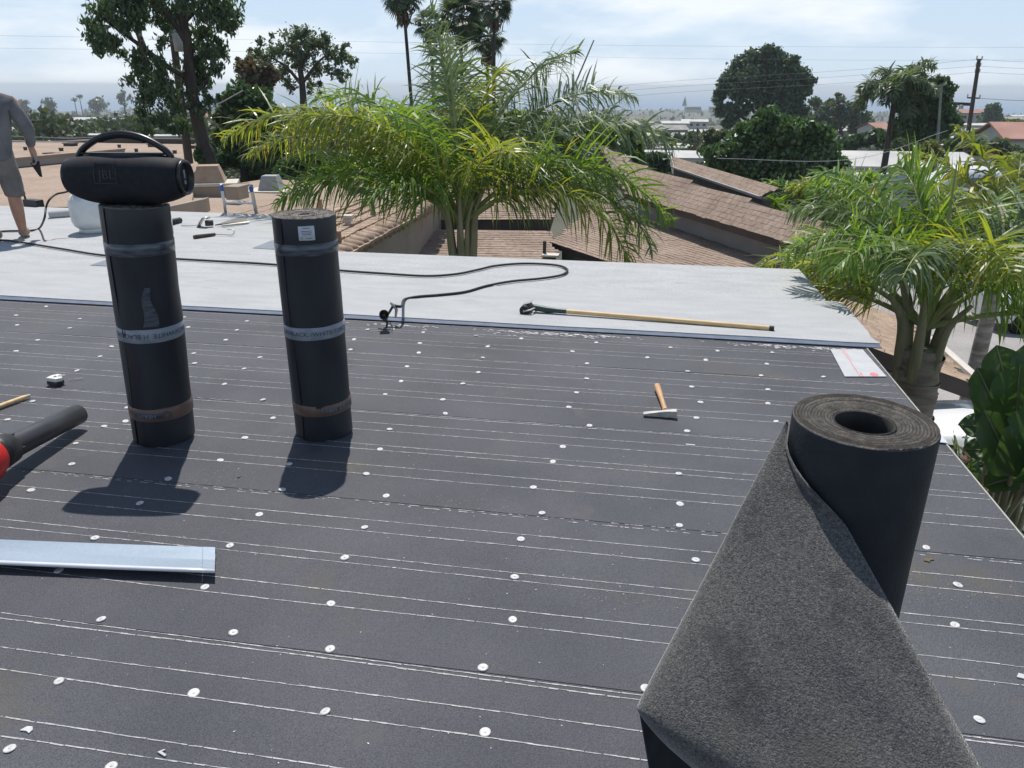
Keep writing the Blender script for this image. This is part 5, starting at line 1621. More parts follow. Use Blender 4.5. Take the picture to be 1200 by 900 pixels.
FR = [(124, 30, 1.8, 52, 'palm_leaf_y'), (136, 24, 1.5, 50, 'palm_leaf_y'), (114, 34, 1.75, 60, 'palm_leaf'),
      (135, 78, 1.75, 72, 'palm_leaf'), (150, 78, 1.7, 96, 'palm_leaf_s'), (205, 78, 1.6, 114, 'palm_leaf'), (230, 78, 1.6, 112, 'palm_leaf_s'), (262, 80, 1.6, 108, 'palm_leaf_y'), (178, 76, 1.65, 110, 'palm_leaf'),
      (90, 80, 1.7, 66, 'palm_leaf'), (60, 72, 1.8, 78, 'palm_leaf_y'), (25, 60, 2.1, 84, 'palm_leaf_s'), (8, 46, 2.1, 84, 'palm_leaf'), (350, 22, 1.9, 66, 'palm_leaf'), (32, 42, 2.3, 80, 'palm_leaf_y'),
      (325, 58, 1.8, 100, 'palm_leaf'), (300, 68, 1.5, 100, 'palm_leaf'), (15, 66, 2.1, 86, 'palm_leaf_s'), (48, 58, 2.1, 78, 'palm_leaf')]
for azd, e0, L, bd, mt in FR:
    frond(t, og, CC, azd, e0, L, bd, mt, nl=int((44 if 110 < azd < 145 and e0 < 55 else 56) * L), ll=0.56, twist=rng.normal(0, 0.25), wl=0.0088, thin=0.8, start=0.27, sag=1.55)
MB().tube([CC, CC + A(0.0, 0, 0.8), CC + A(-0.03, 0, 1.35)], [0.024, 0.016, 0.004], 6).build('spear_leaf', 'rachis', t, og)
# yellow-green palm tip rising over the white van
PC = at(1175, 300, 14.0)
og = A(PC[0], PC[1], ground_at(PC[0], PC[1]))
t = thing('young_palm', 'yellow green young palm between the right palm and the white van', 'palm', tuple(og))
MB().tube([og, PC], [0.13, 0.11], 12).build('trunk', 'bark', t, og)
for azd, e0, L, bd, mt in ((150, 72, 2.4, 70, 'palm_leaf_y'), (120, 80, 2.3, 50, 'palm_leaf_y'), (60, 70, 2.4, 70, 'palm_leaf_y'), (10, 60, 2.4, 70, 'palm_leaf'), (185, 55, 1.9, 85, 'palm_leaf_y'), (35, 66, 2.5, 60, 'palm_leaf_s')):
    frond(t, og, PC, azd, e0, L, bd, mt, nl=int(32 * L), ll=0.55, twist=rng.normal(0, 0.2), wl=0.022, thin=0.8)
# palm clump behind the long brown roof
PC = at(940, 262, 24.0)
og = A(PC[0], PC[1], ground_at(PC[0], PC[1]))
t = thing('bushy_palm', 'bushy light green palm clump behind the long brown roof under the round tree', 'palm', tuple(og))
MB().tube([og, PC], [0.2, 0.16], 12).build('trunk', 'bark', t, og)
for k in range(16):
    frond(t, og, PC + A(rng.normal(0, 0.5), rng.normal(0, 0.4), rng.normal(0, 0.25)), k * 24 + rng.normal(0, 8), rng.uniform(45, 80), rng.uniform(1.5, 2.3), rng.uniform(70, 110), ['palm_leaf', 'palm_leaf_y', 'palm_leaf_s'][k % 3], nl=44, ll=0.6, twist=rng.normal(0, 0.3), wl=0.03)
for (cx_, cy_) in ((975, 235), (985, 262)):
    Q = at(cx_, cy_, 23.0)
    for k in range(7):
        frond(t, og, Q, k * 52 + rng.normal(0, 9), rng.uniform(40, 75), rng.uniform(1.2, 1.7), rng.uniform(70, 110), ['palm_leaf', 'palm_leaf_y'][k % 2], nl=36, ll=0.55, twist=rng.normal(0, 0.3), wl=0.03)
# fan-shaped pale dead frond on it
Q = at(944, 262, 22.5)
mb = MB()
for k in range(24):
    a_ = radians(25 + 130 * k / 23)
    d = cos(a_) * RH + A(0, 0, sin(a_)) * 0.9 - FH * 0.2
    w = np.cross(d, FH) * 0.018
    mb.add([Q - w, Q + w, Q + d * rng.uniform(0.55, 0.7)], [[0, 1, 2]])
mb.build('dead_frond', 'dry', t, og)

# ------------------------------------------------------------------ tall fan palms
def fan_leaf_mesh():
    mb = MB()
    V, Fq = [], []
    for k in range(19):
        a_ = radians(-118 + 236 * k / 18)
        l = 0.62 + 0.1 * cos(a_)
        c, s_ = cos(a_), sin(a_)
        p = [A(0.75, 0, 0), A(0.75 + 0.6 * l * c, 0.6 * l * s_, -0.03), A(0.75 + l * c, l * s_, -0.22 - 0.1 * rng.random())]
        w = A(-s_, c, 0)
        b = len(V)
        V += [p[0] - w * 0.01, p[0] + w * 0.01, p[1] - w * 0.045, p[1] + w * 0.045, p[2]]
        Fq += [[b, b + 1, b + 3, b + 2], [b + 2, b + 3, b + 4]]
    mb.add(np.array(V), Fq)
    mb.tube([(0, 0, 0), (0.75, 0, 0)], 0.018, 5)
    return mb
FAN = None
def fan_palm(px, py, d, label, nf, sc, lean=0.0):
    global FAN
    top = at(px, py, d)
    bx = top - A(0, 0, 0) - RH * lean
    og = A(bx[0], bx[1], ground_at(bx[0], bx[1]))
    t = thing('fan_palm', label, 'palm', tuple(og), group='tall fan palms behind the big queen palm')
    MB().tube(smooth_path([og, (og + top) / 2, top], 6), np.linspace(0.12, 0.085, 13), 10).build('trunk', 'bark_dark', t, og)
    mb = MB()
    P = top + np.c_[rng.normal(0, 0.22 * sc, 160), rng.normal(0, 0.22 * sc, 160), -rng.uniform(0.1, 1.5 * sc, 160)]
    leaves(mb, P, 0.5, 0.12, 1.5)
    mb.build('dead_skirt', 'skirt', t, og, kind='stuff')
    for k in range(nf):
        if FAN is None:
            FAN = fan_leaf_mesh().build('frond', 'fan_leaf', t)
            o = FAN
        else:
            o = FAN.copy()
            COL.objects.link(o)
            o.parent = t
        o.location = top - og
        el = math.asin(-0.75 + 1.7 * (k + 0.5) / nf)
        o.rotation_euler = (rng.normal(0, 0.3), -el + rng.normal(0, 0.1), k * 2.39996 + rng.normal(0, 0.2))
        s_ = sc * rng.uniform(0.85, 1.2)
        o.scale = (s_, s_, s_)
fan_palm(472, -6, 47, 'tall fan palm with the leftmost trunk above the big palm', 30, 1.0, -0.5)
fan_palm(504, 30, 43, 'small headed fan palm just left of the widest fan palm crown', 24, 0.7, -0.2)
fan_palm(540, 20, 50, 'fan palm with the widest crown in the middle of the fan palm group', 40, 1.2, 0.0)
fan_palm(579, 4, 46, 'tallest thin fan palm at the right end of the fan palm group', 30, 0.85, 0.1)
fan_palm(571, 47, 48, 'shorter fan palm close beside the thin trunk at the right end', 28, 0.85, 0.0)

# ------------------------------------------------------------------ trees
tree('drooping_tree', 'tall dark drooping tree on the left with open branches around a utility pole', 'tree', 27.0,
     [(120, 10, 17), (140, 2, 18), (116, 44, 15), (130, 52, 13), (146, 30, 14), (160, 12, 18), (182, 8, 18), (202, 18, 15), (226, 4, 20), (250, 16, 20), (270, 8, 14), (265, 28, 15), (277, 22, 9), (236, 38, 14), (242, 58, 15), (259, 62, 12),
      (226, 74, 15), (165, 72, 15), (176, 88, 16), (152, 94, 9), (191, 84, 13), (195, 105, 15), (171, 114, 13), (166, 132, 11), (176, 142, 8), (201, 124, 14), (231, 100, 13), (241, 94, 11), (252, 82, 9), (213, 144, 11), (204, 152, 9), (246, 118, 8),
      (156, 24, 11), (190, 48, 9), (172, 152, 8), (188, 138, 9), (236, 128, 9), (222, 112, 9), (150, -28, 25), (200, -34, 28), (246, -24, 24), (110, 30, 8), (164, 60, 9)],
     [(246, 196), (238, 168), (229, 130), (223, 92), (220, 52), (212, 12), (205, -25)], ['euc', 'euc', 'dark_leaf'], 62000, 0.17,
     limbs=[[(223, 92), (196, 78), (168, 56), (140, 36), (120, 20)], [(221, 62), (236, 44), (252, 22)], [(220, 52), (200, 20), (185, 2)], [(229, 130), (205, 118), (182, 100)], [(226, 110), (240, 96), (250, 76)], [(168, 56), (160, 30), (158, 8)], [(215, 25), (235, 5), (248, -15)]],
     tr_r=0.21, ratio=0.18, down=0.8, sub=2, shell=0.62, gaps=0.8)
tree('feathery_tree', 'grey green open crowned tree between the pole and the big palm', 'tree', 55.0,
     [(285, 78, 8), (296, 68, 8), (412, 74, 8), (404, 88, 8), (345, 46, 17), (366, 50, 17), (325, 58, 14), (386, 62, 13), (401, 66, 10), (311, 68, 11), (350, 72, 15), (376, 80, 12), (332, 84, 10), (396, 84, 10), (356, 36, 9), (300, 60, 8), (340, 98, 10), (366, 100, 10), (305, 50, 5), (405, 55, 6)],
     [(357, 175), (356, 130), (354, 98), (350, 70), (348, 50)], ['euc2', 'euc'], 26000, 0.24,
     limbs=[[(354, 100), (335, 78), (318, 68)], [(354, 98), (372, 74), (386, 62)], [(352, 80), (362, 60), (366, 48)], [(345, 105), (330, 90), (310, 80)]], tr_r=0.26, ratio=0.22, sub=3, shell=0.7, gaps=1.0)
tree('reddish_tree', 'reddish brown leaved tree top beside the grey green tree on the left', 'tree', 40.0,
     [(298, 84, 15), (286, 80, 10), (308, 96, 13), (318, 88, 9), (290, 98, 12)], [(298, 190), (298, 130), (298, 95)], ['redleaf', 'euc2'], 9000, 0.20, tr_r=0.2, sub=2)
tree('dark_shrub_tree', 'dense dark green tree below the reddish crown on the left', 'tree', 31.0,
     [(282, 112, 16), (300, 124, 18), (272, 138, 15), (290, 150, 20), (310, 160, 18), (268, 166, 14), (285, 180, 18), (305, 190, 18), (262, 188, 10), (320, 140, 14), (326, 178, 13), (260, 120, 7)],
     [(288, 212), (288, 170), (290, 130)], ['dark_leaf', 'dark_leaf', 'ficus'], 24000, 0.20, tr_r=0.2, sub=2)
tree('dark_shrub', 'low dark shrub behind the grey hooded chimney', 'shrub', 27.0,
     [(345, 195, 14), (362, 190, 14), (380, 198, 12), (330, 205, 9), (396, 196, 12), (412, 190, 12), (240, 172, 9), (236, 185, 7)], [(360, 212), (360, 195)], ['dark_leaf', 'ficus'], 12000, 0.17, tr_r=0.08, sub=2)
tree('garden_tree', 'dark green tree mass hidden behind the big palm crown', 'tree', 30.0,
     [(430, 165, 22), (460, 150, 22), (495, 155, 22), (530, 165, 24), (565, 150, 22), (600, 160, 22), (635, 160, 22), (665, 165, 20), (690, 150, 16), (715, 160, 16), (445, 195, 22), (490, 200, 24), (540, 205, 24), (590, 200, 24), (640, 195, 22), (670, 190, 14), (735, 165, 12), (748, 180, 10)],
     [(560, 240), (560, 200), (560, 160)], ['dark_leaf', 'euc2', 'palm_leaf'], 30000, 0.24, tr_r=0.25, sub=2)
tree('pine_tree', 'big rounded dark pine standing against the sea', 'tree', 120.0,
     [(868, 77, 12), (884, 70, 13), (905, 67, 13), (922, 77, 12), (938, 88, 10), (945, 98, 8), (858, 92, 12), (880, 90, 15), (905, 88, 17), (925, 100, 13), (848, 104, 9), (842, 116, 7), (865, 108, 11), (886, 110, 11), (906, 110, 13), (930, 113, 11), (845, 130, 8), (860, 128, 8), (920, 126, 12), (901, 128, 10), (940, 108, 9), (876, 126, 7), (935, 128, 9), (855, 142, 8)],
     [(893, 170), (891, 140), (890, 110), (888, 85)], ['pine', 'pine', 'dark_leaf'], 50000, 0.50,
     limbs=[[(891, 140), (875, 120), (862, 104)], [(891, 136), (905, 112), (918, 95)], [(891, 150), (866, 135), (850, 122)], [(890, 145), (915, 130), (932, 116)]], tr_r=0.6, ratio=0.28, sub=3, shell=0.5, gaps=0.0)
tree('round_tree', 'broad round tree with glossy leaves below the pine', 'tree', 45.0,
     [(900, 166, 28), (872, 172, 24), (934, 166, 26), (958, 180, 22), (852, 182, 17), (842, 196, 12), (888, 152, 16), (918, 148, 14), (884, 196, 24), (920, 196, 26), (954, 200, 20), (973, 192, 14), (862, 206, 16), (900, 142, 8), (942, 154, 11), (905, 214, 16), (930, 222, 12), (968, 168, 10), (838, 186, 8)],
     [(905, 232), (905, 205), (905, 175)], ['ficus', 'ficus', 'dark_leaf'], 60000, 0.24, tr_r=0.35, ratio=0.38, sub=3, shell=0.35, gaps=-1.2)
tree('dusty_tree', 'dusty grey green tree row behind the round tree on the right', 'tree', 190.0,
     [(956, 122, 8), (970, 130, 10), (984, 122, 8), (1000, 128, 9), (952, 138, 9), (988, 138, 12), (1010, 138, 9), (1018, 148, 8), (968, 145, 10), (1003, 150, 9), (985, 115, 5), (1008, 120, 5)],
     [(985, 165), (985, 150), (985, 130)], ['euc2', 'dark_leaf'], 14000, 0.75, tr_r=0.5, sub=2)
tree('dark_round_tree', 'dark dense tree right behind the tall palm near the leaning pole', 'tree', 62.0,
     [(1085, 106, 13), (1100, 101, 11), (1105, 114, 9), (1080, 122, 13), (1094, 131, 15), (1110, 136, 12), (1074, 142, 13), (1100, 150, 15), (1119, 146, 9), (1085, 158, 13), (1066, 155, 9), (1110, 98, 5), (1064, 128, 11), (1058, 146, 11), (1040, 162, 9), (1070, 112, 8)],
     [(1092, 185), (1092, 160), (1092, 120)], ['dark_leaf', 'ficus'], 20000, 0.33, tr_r=0.3, sub=2)
PC = at(1049, 112, 60.0)
og = A(PC[0], PC[1], ground_at(PC[0], PC[1]))
t = thing('feather_palm', 'tall shaggy palm in the right distance with drooping silver fronds', 'palm', tuple(og))
MB().tube(smooth_path([og, (og + PC) / 2 + RH * 0.1, PC], 5), np.linspace(0.26, 0.17, 11), 10).build('trunk', 'bark_dark', t, og)
for k in range(22):
    frond(t, og, PC, k * 137.5, rng.uniform(15, 85), rng.uniform(2.4, 3.6), rng.uniform(95, 140), ['palm_leaf_s', 'fan_leaf', 'fan_leaf'][k % 3], nl=44, ll=1.1, twist=rng.normal(0, 0.3), wl=0.05)
tree('yellow_shrub', 'rounded yellow green shrub in front of the dark tree on the right', 'shrub', 48.0,
     [(1090, 172, 8), (1081, 178, 7), (1099, 178, 7), (1090, 182, 9)], [(1090, 192), (1090, 178)], 'shrub_y', 5000, 0.17, tr_r=0.08, sub=2)
for k, (bl, lab, d, mt) in enumerate((([(1163, 129, 6), (1160, 139, 8), (1168, 144, 7), (1155, 147, 6)], 'dark tree standing alone near the shore right of the leaning pole', 320, 'dark_leaf'),
        ([(1135, 170, 7), (1148, 174, 8), (1122, 170, 7), (1112, 176, 6)], 'dark bushes at the foot of the leaning pole', 85, 'dark_leaf'),
        ([(1170, 172, 8), (1184, 178, 8), (1160, 178, 6)], 'olive bush left of the red tiled house on the right', 75, 'euc2'),
        ([(1000, 168, 8), (1012, 165, 7), (1024, 160, 8), (1036, 165, 7), (990, 172, 7)], 'dark bushes left of the tall shaggy palm', 90, 'dark_leaf'),
        ([(1052, 170, 8), (1064, 172, 8), (1074, 170, 6)], 'small dark bush at the foot of the tall shaggy palm', 75, 'euc2'),
        ([(760, 190, 8), (768, 185, 7), (776, 188, 7), (782, 194, 7), (766, 198, 7), (752, 192, 8)], 'dark hedge left of the small brown roof with gable trim', 36, 'dark_leaf'),
        ([(835, 168, 9), (828, 176, 8), (838, 185, 8), (845, 160, 8), (830, 160, 6)], 'dull green bush left of the round glossy tree', 60, 'euc2'),
        ([(772, 166, 7), (783, 162, 7), (795, 165, 7), (806, 163, 6), (815, 167, 6)], 'dark bush row among the pale roofs in the middle distance', 130, 'dark_leaf'),
        ([(1178, 148, 5), (1188, 146, 5), (1196, 150, 5)], 'bright green shrub on the slope at the right border', 160, 'shrub_y'))):
    wpx = sum(b[2] for b in bl)
    tree('bush' if k else 'shore_tree', lab, 'bush' if k else 'tree', d, bl, [(bl[0][0], max(b[1] for b in bl) + 6), (bl[0][0], bl[0][1])], mt, 3500, 0.0065 * d + 0.06, tr_r=0.1 + d * 0.0008, sub=2)

# distant conical and shoreline trees
def cone_tree(px, ytop, ybot, d, name, label):
    p0_, p1_ = at(px, ybot, d), at(px, ytop, d)
    og = A(p0_[0], p0_[1], min(ground_at(p0_[0], p0_[1]), p0_[2]))
    H = p1_[2] - p0_[2]
    t = thing(name, label, 'tree', tuple(og))
    MB().tube([og, p1_], [H * 0.03, H * 0.008], 6).build('trunk', 'bark_dark', t, og)
    q = rng.random(700) ** 0.7
    r = H * 0.30 * q * np.sqrt(rng.random(700))
    th_ = rng.random(700) * 6.28
    P = np.c_[p1_[0] + r * np.cos(th_), p1_[1] + r * np.sin(th_), p1_[2] - H * q]
    mb = MB()
    leaves(mb, P, H * 0.09, 0.3)
    mb.build('crown', 'pine', t, og)
cone_tree(803, 113, 124, 1300, 'conifer_tree', 'small cone shaped conifer on the skyline left of the pine')
for px, py, d, lab in ((93, 113, 900, 'fan palm head above the distant left skyline'), (87, 117, 900, 'shorter fan palm beside the taller one on the distant left skyline')):
    top = at(px, py, d)
    og = A(top[0], top[1], ground_at(top[0], top[1]))
    t = thing('shore_palm', lab, 'palm', tuple(og))
    MB().tube([og, top], [0.5, 0.3], 6).build('trunk', 'bark_dark', t, og)
    mb = MB()
    leaves(mb, top + rng.normal(0, 1.3, (90, 3)) * A(1, 1, 0.6), 2.4, 0.12, 0.4)
    mb.build('crown', 'fan_leaf', t, og)
for px, py, rr, d, lab in ((57, 121, 7, 800, 'rounded treetop rising from the left skyline'), (115, 120, 8, 850, 'broad rounded treetop left of the drooping tree on the skyline'), (146, 112, 7, 700, 'treetop peeking out beside the left edge of the drooping tree'), (25, 124, 9, 820, 'wide treetop on the left skyline beside the worker'), (1195, 141, 6, 600, 'small rounded tree at the right border near the shore')):
    tree('far_tree', lab, 'tree', d, [(px, py, rr * 0.7), (px - rr * 0.6, py + 3, rr * 0.6), (px + rr * 0.6, py + 3, rr * 0.6), (px, py + rr * 0.8, rr * 0.8)], [(px, py + rr * 2), (px, py)], 'far_leaf', 700, 0.0035 * d, tr_r=0.001 * d)

# far tree cover down to the coast, one mass
NT = 6200
d_ = np.exp(rng.uniform(math.log(75), math.log(2250), NT))
az_ = rng.uniform(radians(-48), radians(46), NT)
keep = []
mb = MB()
for k in range(NT):
    d, a = d_[k], az_[k]
    u = a / radians(36)
    dens = 1.0 if u < -0.25 else (0.62 if u < 0.45 else 0.75)
    if d < 115 and abs(a) < radians(40):
        dens *= 0.5 if u > -0.3 else 0.15
    if d > 1400:
        dens = max(dens, 0.85)
    if rng.random() > dens:
        continue
    p = d * (cos(a) * FH + sin(a) * RH)
    z = ground_at(p[0], p[1])
    h = rng.uniform(3.5, 8.5) * (1.25 if u < -0.2 else 0.85)
    if d < 115:
        h *= 0.55
    w = h * rng.uniform(0.45, 0.8)
    keep.append((p[0], p[1], z, h, w, d))
K = np.array(keep)
for (lo, hi, n, sz) in ((0, 110, 520, 0.042), (110, 180, 380, 0.05), (180, 400, 240, 0.065), (400, 900, 100, 0.11), (900, 3000, 36, 0.22)):
    q = K[(K[:, 5] >= lo) & (K[:, 5] < hi)]
    if not len(q):
        continue
    idx = np.repeat(np.arange(len(q)), n)
    u = rng.normal(size=(len(idx), 3))
    u /= np.linalg.norm(u, axis=1)[:, None]
    rad = rng.random(len(idx)) ** 0.4
    c = q[idx]
    lob = 0.35 * rng.normal(size=(len(q), 3))[idx]
    P = np.c_[c[:, 0] + (u[:, 0] * rad + lob[:, 0] * 0.4) * c[:, 4] * 0.6, c[:, 1] + (u[:, 1] * rad) * c[:, 4] * 0.6, c[:, 2] + c[:, 3] * (0.55 + 0.45 * u[:, 2] * rad)]
    leaves(mb, P, c[:, 3] * sz * 1.6, 0.45)
mb.build('distant_tree_cover', 'far_leaf', None, kind='stuff')

# far houses
def house_proto(roofm, wallm, w, dpt, h, pitch, windows=True):
    t = bpy.data.objects.new('far_house', None)
    COL.objects.link(t)
    MB().box((0, 0, h / 2 - 1.5), (w, dpt, h + 3)).build('wall', wallm, t)
    e = 0.5
    if pitch > 0:
        r_ = MB()
        hh = pitch * (dpt / 2 + e)
        for s_ in (-1, 1):
            r_.prism([(-w / 2 - e, s_ * (dpt / 2 + e), h + 0.01), (w / 2 + e, s_ * (dpt / 2 + e), h + 0.01), (w / 2 + e, 0.0, h + hh), (-w / 2 - e, 0.0, h + hh)], (0, 0, 0.18))
        r_.build('roof', roofm, t)
        MB().prism([(-w / 2 + 0.01, -dpt / 2, h), (-w / 2 + 0.01, dpt / 2, h), (-w / 2 + 0.01, 0, h + pitch * dpt / 2)], (w - 0.02, 0, 0)).build('gable_wall', wallm, t)
    else:
        MB().box((0, 0, h + 0.13), (w + 0.6, dpt + 0.6, 0.25)).build('roof', roofm, t)
    if windows:
        n = max(2, int(w / 3))
        for k in range(n):
            x = -w / 2 + (k + 0.5) * w / n
            MB().box((x, -dpt / 2 - 0.01, h * 0.55), (w / n * 0.45, 0.06, h * 0.38)).build('window', 'glass', t)
        MB().box((-w / 2 - 0.01, 0, h * 0.55), (0.06, dpt * 0.3, h * 0.38)).build('window', 'glass', t)
    return t
PR = {'white': house_proto('far_roof_white', 'house_white', 14, 6, 2.9, 0.0), 'pale': house_proto('far_roof_white', 'house_white', 13, 8, 3.0, 0.22),
      'red': house_proto('far_roof_red', 'house_white', 12, 9, 3.4, 0.30), 'grey': house_proto('far_roof_grey', 'stucco', 13, 9, 3.2, 0.28), 'block': house_proto('far_roof_white', 'house_white', 30, 10, 8.0, 0.0)}
used = set()
GROUPN = {'white': ('pale flat roofed houses in the valley', 'pale flat roofed house among the trees in the valley'), 'pale': ('pale gabled houses in the valley', 'pale gabled house among the trees in the valley'),
          'red': ('red roofed houses in the valley', 'red roofed house among the trees in the valley'), 'grey': ('grey roofed houses in the valley', 'grey roofed house among the trees in the valley'), 'block': ('pale long blocks near the shore', 'long pale building near the shore')}
def put_house(kind, px, py, d, rz, label=None, s=1.0, up=0.0):
    src = PR[kind]
    p = at(px, py, d)
    o = src if kind not in used else copy_tree(src)
    used.add(kind)
    gz = max(ground_at(p[0], p[1]), p[2] - 3.2 * s) if up == 0 else p[2] - up
    o.location = (p[0], p[1], gz)
    o.rotation_euler = (0, 0, rz)
    o.scale = (s, s, s)
    tag(o, label or GROUPN[kind][1], 'house' if kind != 'block' else 'building', GROUPN[kind][0])
HS = [('white', 770, 182, 105, .1), ('white', 790, 177, 110, -.2), ('white', 815, 180, 100, .3), ('white', 800, 172, 120, .0), ('pale', 778, 172, 125, .2), ('white', 762, 172, 118, .4), ('pale', 826, 183, 96, -.1),
      ('white', 785, 156, 190, .05), ('white', 805, 158, 180, -.05), ('grey', 780, 152, 210, .1), ('pale', 770, 160, 170, .3), ('white', 812, 153, 215, .2), ('pale', 790, 144, 300, .0), ('white', 775, 143, 310, .2), ('pale', 814, 142, 320, -.2),
      ('white', 830, 152, 230, .3), ('white', 140, 139, 330, .1), ('white', 50, 141, 300, -.1), ('white', 90, 140, 320, .0), ('pale', 105, 140, 310, .2), ('white', 125, 157, 120, .1), ('white', 42, 149, 220, .2),
      ('white', 150, 140, 330, .0), ('white', 180, 158, 115, .1), ('red', 255, 137, 300, .2), ('pale', 262, 142, 260, .1), ('grey', 35, 144, 280, 0), ('red', 60, 146, 260, .3),
      ('white', 1160, 146, 210, .0), ('white', 1130, 145, 240, .1), ('pale', 1142, 148, 220, .2), ('grey', 1185, 140, 420, .2), ('white', 1175, 138, 500, 0), ('pale', 1192, 136, 560, .1), ('white', 1120, 160, 130, .1), ('grey', 1150, 157, 140, .0), ('white', 1012, 147, 240, .1), ('pale', 985, 152, 200, .2), ('red', 1040, 152, 180, .2), ('white', 1020, 162, 120, .1)]
ORD = ['first', 'second', 'third', 'fourth', 'fifth', 'sixth', 'seventh', 'eighth', 'ninth', 'tenth', 'eleventh', 'twelfth', 'thirteenth', 'fourteenth']
ADJ = {'white': 'pale flat roofed', 'pale': 'pale gabled', 'red': 'reddish roofed', 'grey': 'grey roofed'}
def region(x):
    return 'behind the boombox' if x < 400 else ('between the big palm and the round tree' if x < 900 else 'around the leaning pole')
for kd, x, y, d, rz in HS:
    same = sorted(h[1] for h in HS if h[0] == kd and region(h[1]) == region(x))
    put_house(kd, x, y, d, YAW * -1 + rz, s=(0.55 if d < 150 else 0.75), label='%s %s house from left %s' % (ORD[same.index(x)], ADJ[kd], region(x)))
put_house('block', 812, 128, 900, -YAW + .1, 'long pale building near the shore just left of the pine', 0.55)
put_house('block', 840, 128, 950, -YAW - .1, 'long pale building near the shore partly behind the pine', 0.6)
put_house('red', 1135, 133, 330, -YAW + .1, 'pinkish red roofed house beside the leaning utility pole', 0.8)
put_house('red', 1232, 158, 95, -YAW - .2, 'large pinkish red roofed house at the right border', 0.9, up=3.4)
put_house('white', 1000, 184, 70, -YAW + .1, 'low white roofed house left of the yellow green shrub', 0.9, up=2.7)
put_house('pale', 1035, 187, 68, -YAW - .15, 'low white gabled roof between the round tree and the yellow green shrub', 0.85, up=2.9)
put_house('white', 1078, 193, 60, -YAW + .05, 'low white roof behind the yellow green shrub', 0.6, up=2.6)
for kind in PR:
    if kind not in used:
        bpy.data.objects.remove(PR[kind])
# pale dome-like vehicle roof under the palm tips
p = at(1138, 194, 42)
t = thing('white_van', 'white van roof showing between the yellow green palm tips on the right', 'van', (p[0], p[1], p[2] - 2.0), -YAW)
rows = []
for x in np.linspace(-1.7, 1.7, 12):
    k_ = 1 - abs(x / 1.75) ** 4
    th_ = np.linspace(0, pi, 11)
    rows.append(np.c_[np.full(11, x), 0.95 * np.cos(th_), 1.2 + 0.85 * k_ * np.sin(th_) ** 0.6])
MB().grid(np.array(rows)).build('roof_shell', 'car_white', t)
MB().box((0, 0, 0.7), (3.4, 1.9, 1.1)).build('body', 'car_white', t, bevel=0.08)
MB().box((0, -0.96, 1.35), (2.6, 0.03, 0.4)).build('side_window', 'car_glass', t)
for sx in (-1.1, 1.1):
    for sy in (-0.9, 0.9):
        MB().lathe([(0, -.1), (.32, -.1), (.33, 0), (.32, .1), (0, .1)], 16, (sx, sy, 0.32), (0, 1, 0)).build('wheel', 'tyre', t)

# ------------------------------------------------------------------ poles and wires
def pole(pts, r, mat, lab, name='utility_pole'):
    og = A(pts[0][0], pts[0][1], ground_at(pts[0][0], pts[0][1]) - 0.1)
    t = thing(name, lab, 'utility pole', tuple(og))
    d = (pts[-1] - pts[0]) / np.linalg.norm(pts[-1] - pts[0])
    low = pts[0] - d * max(0, (pts[0][2] - og[2]) / max(d[2], 0.2))
    MB().tube([low, pts[0], pts[-1]], [r * 1.15, r, r * 0.75], 10).build('shaft', mat, t, og)
    return t, og, d
b0, b1 = at(221.5, 190, 30), at(200, 22, 30)
t, og, d = pole([b0, b1], 0.15, 'pole', 'dark wooden utility pole with a grey transformer among the drooping tree branches')
a_, b_ = at(186, 22.5, 30), at(221, 27, 30)
MB().box((a_ + b_) / 2, (np.linalg.norm(b_ - a_), 0.12, 0.14), np.stack([(b_ - a_) / np.linalg.norm(b_ - a_), basis(b_ - a_)[0], basis(b_ - a_)[1]], 1)).build('cross_arm', 'pole', t, og)
tr_ = at(207.5, 48, 30)
MB().lathe([(0, -0.33), (0.17, -0.33), (0.18, 0.3), (0.12, 0.34), (0, 0.36)], 16, tr_).build('transformer', 'transformer', t, og)
MB().tube([tr_ + A(0.03, 0, 0.34), tr_ + A(0.03, 0, 0.5)], 0.03, 6).build('insulator', 'trim_pale', t, og)
b0, b1 = at(1130.5, 182, 70), at(1147.5, 69, 70)
t, og, d = pole([b0, b1], 0.17, 'pole', 'leaning wooden utility pole rising above the sea on the right')
for yy, w in ((69.5, 5), (77.5, 4), (84.5, 4), (114.5, 12)):
    xx = 1147.5 - (yy - 69) * 17 / 113
    a_, b_ = at(xx - w * 0.6, yy, 70), at(xx + w * 0.6, yy + 0.6, 70)
    MB().tube([a_, b_], 0.06, 6).build('cross_arm', 'pole', t, og)
    for q in (a_, b_):
        MB().tube([q, q + A(0, 0, 0.25)], 0.05, 6).build('insulator', 'trim_pale', t, og)
a_, b_ = at(1117, 121.3, 69), at(1137, 122.3, 69)
MB().box((a_ + b_) / 2, (np.linalg.norm(b_ - a_), 0.14, 0.22), np.stack([(b_ - a_) / np.linalg.norm(b_ - a_), basis(b_ - a_)[0], basis(b_ - a_)[1]], 1)).build('side_arm', 'pole', t, og)
MB().lathe([(0, -0.15), (0.16, -0.15), (0.16, 0.15), (0, 0.15)], 10, (a_ + b_) / 2 + A(0, 0, -0.2)).build('lamp', 'transformer', t, og)
pole([at(1098, 176, 55), at(1103.5, 98, 55)], 0.09, 'pole_green', 'slim pale green pole in front of the dark dense tree')
pole([at(817, 186, 95), at(817.5, 150, 95)], 0.12, 'pole', 'thin dark pole among the pale roofs left of the round tree')
a_, b_ = at(681, 82, 60), at(696, 47, 60)
pole([a_, b_], 0.06, 'pole_green', 'thin leaning mast above the right side of the big palm', 'mast')
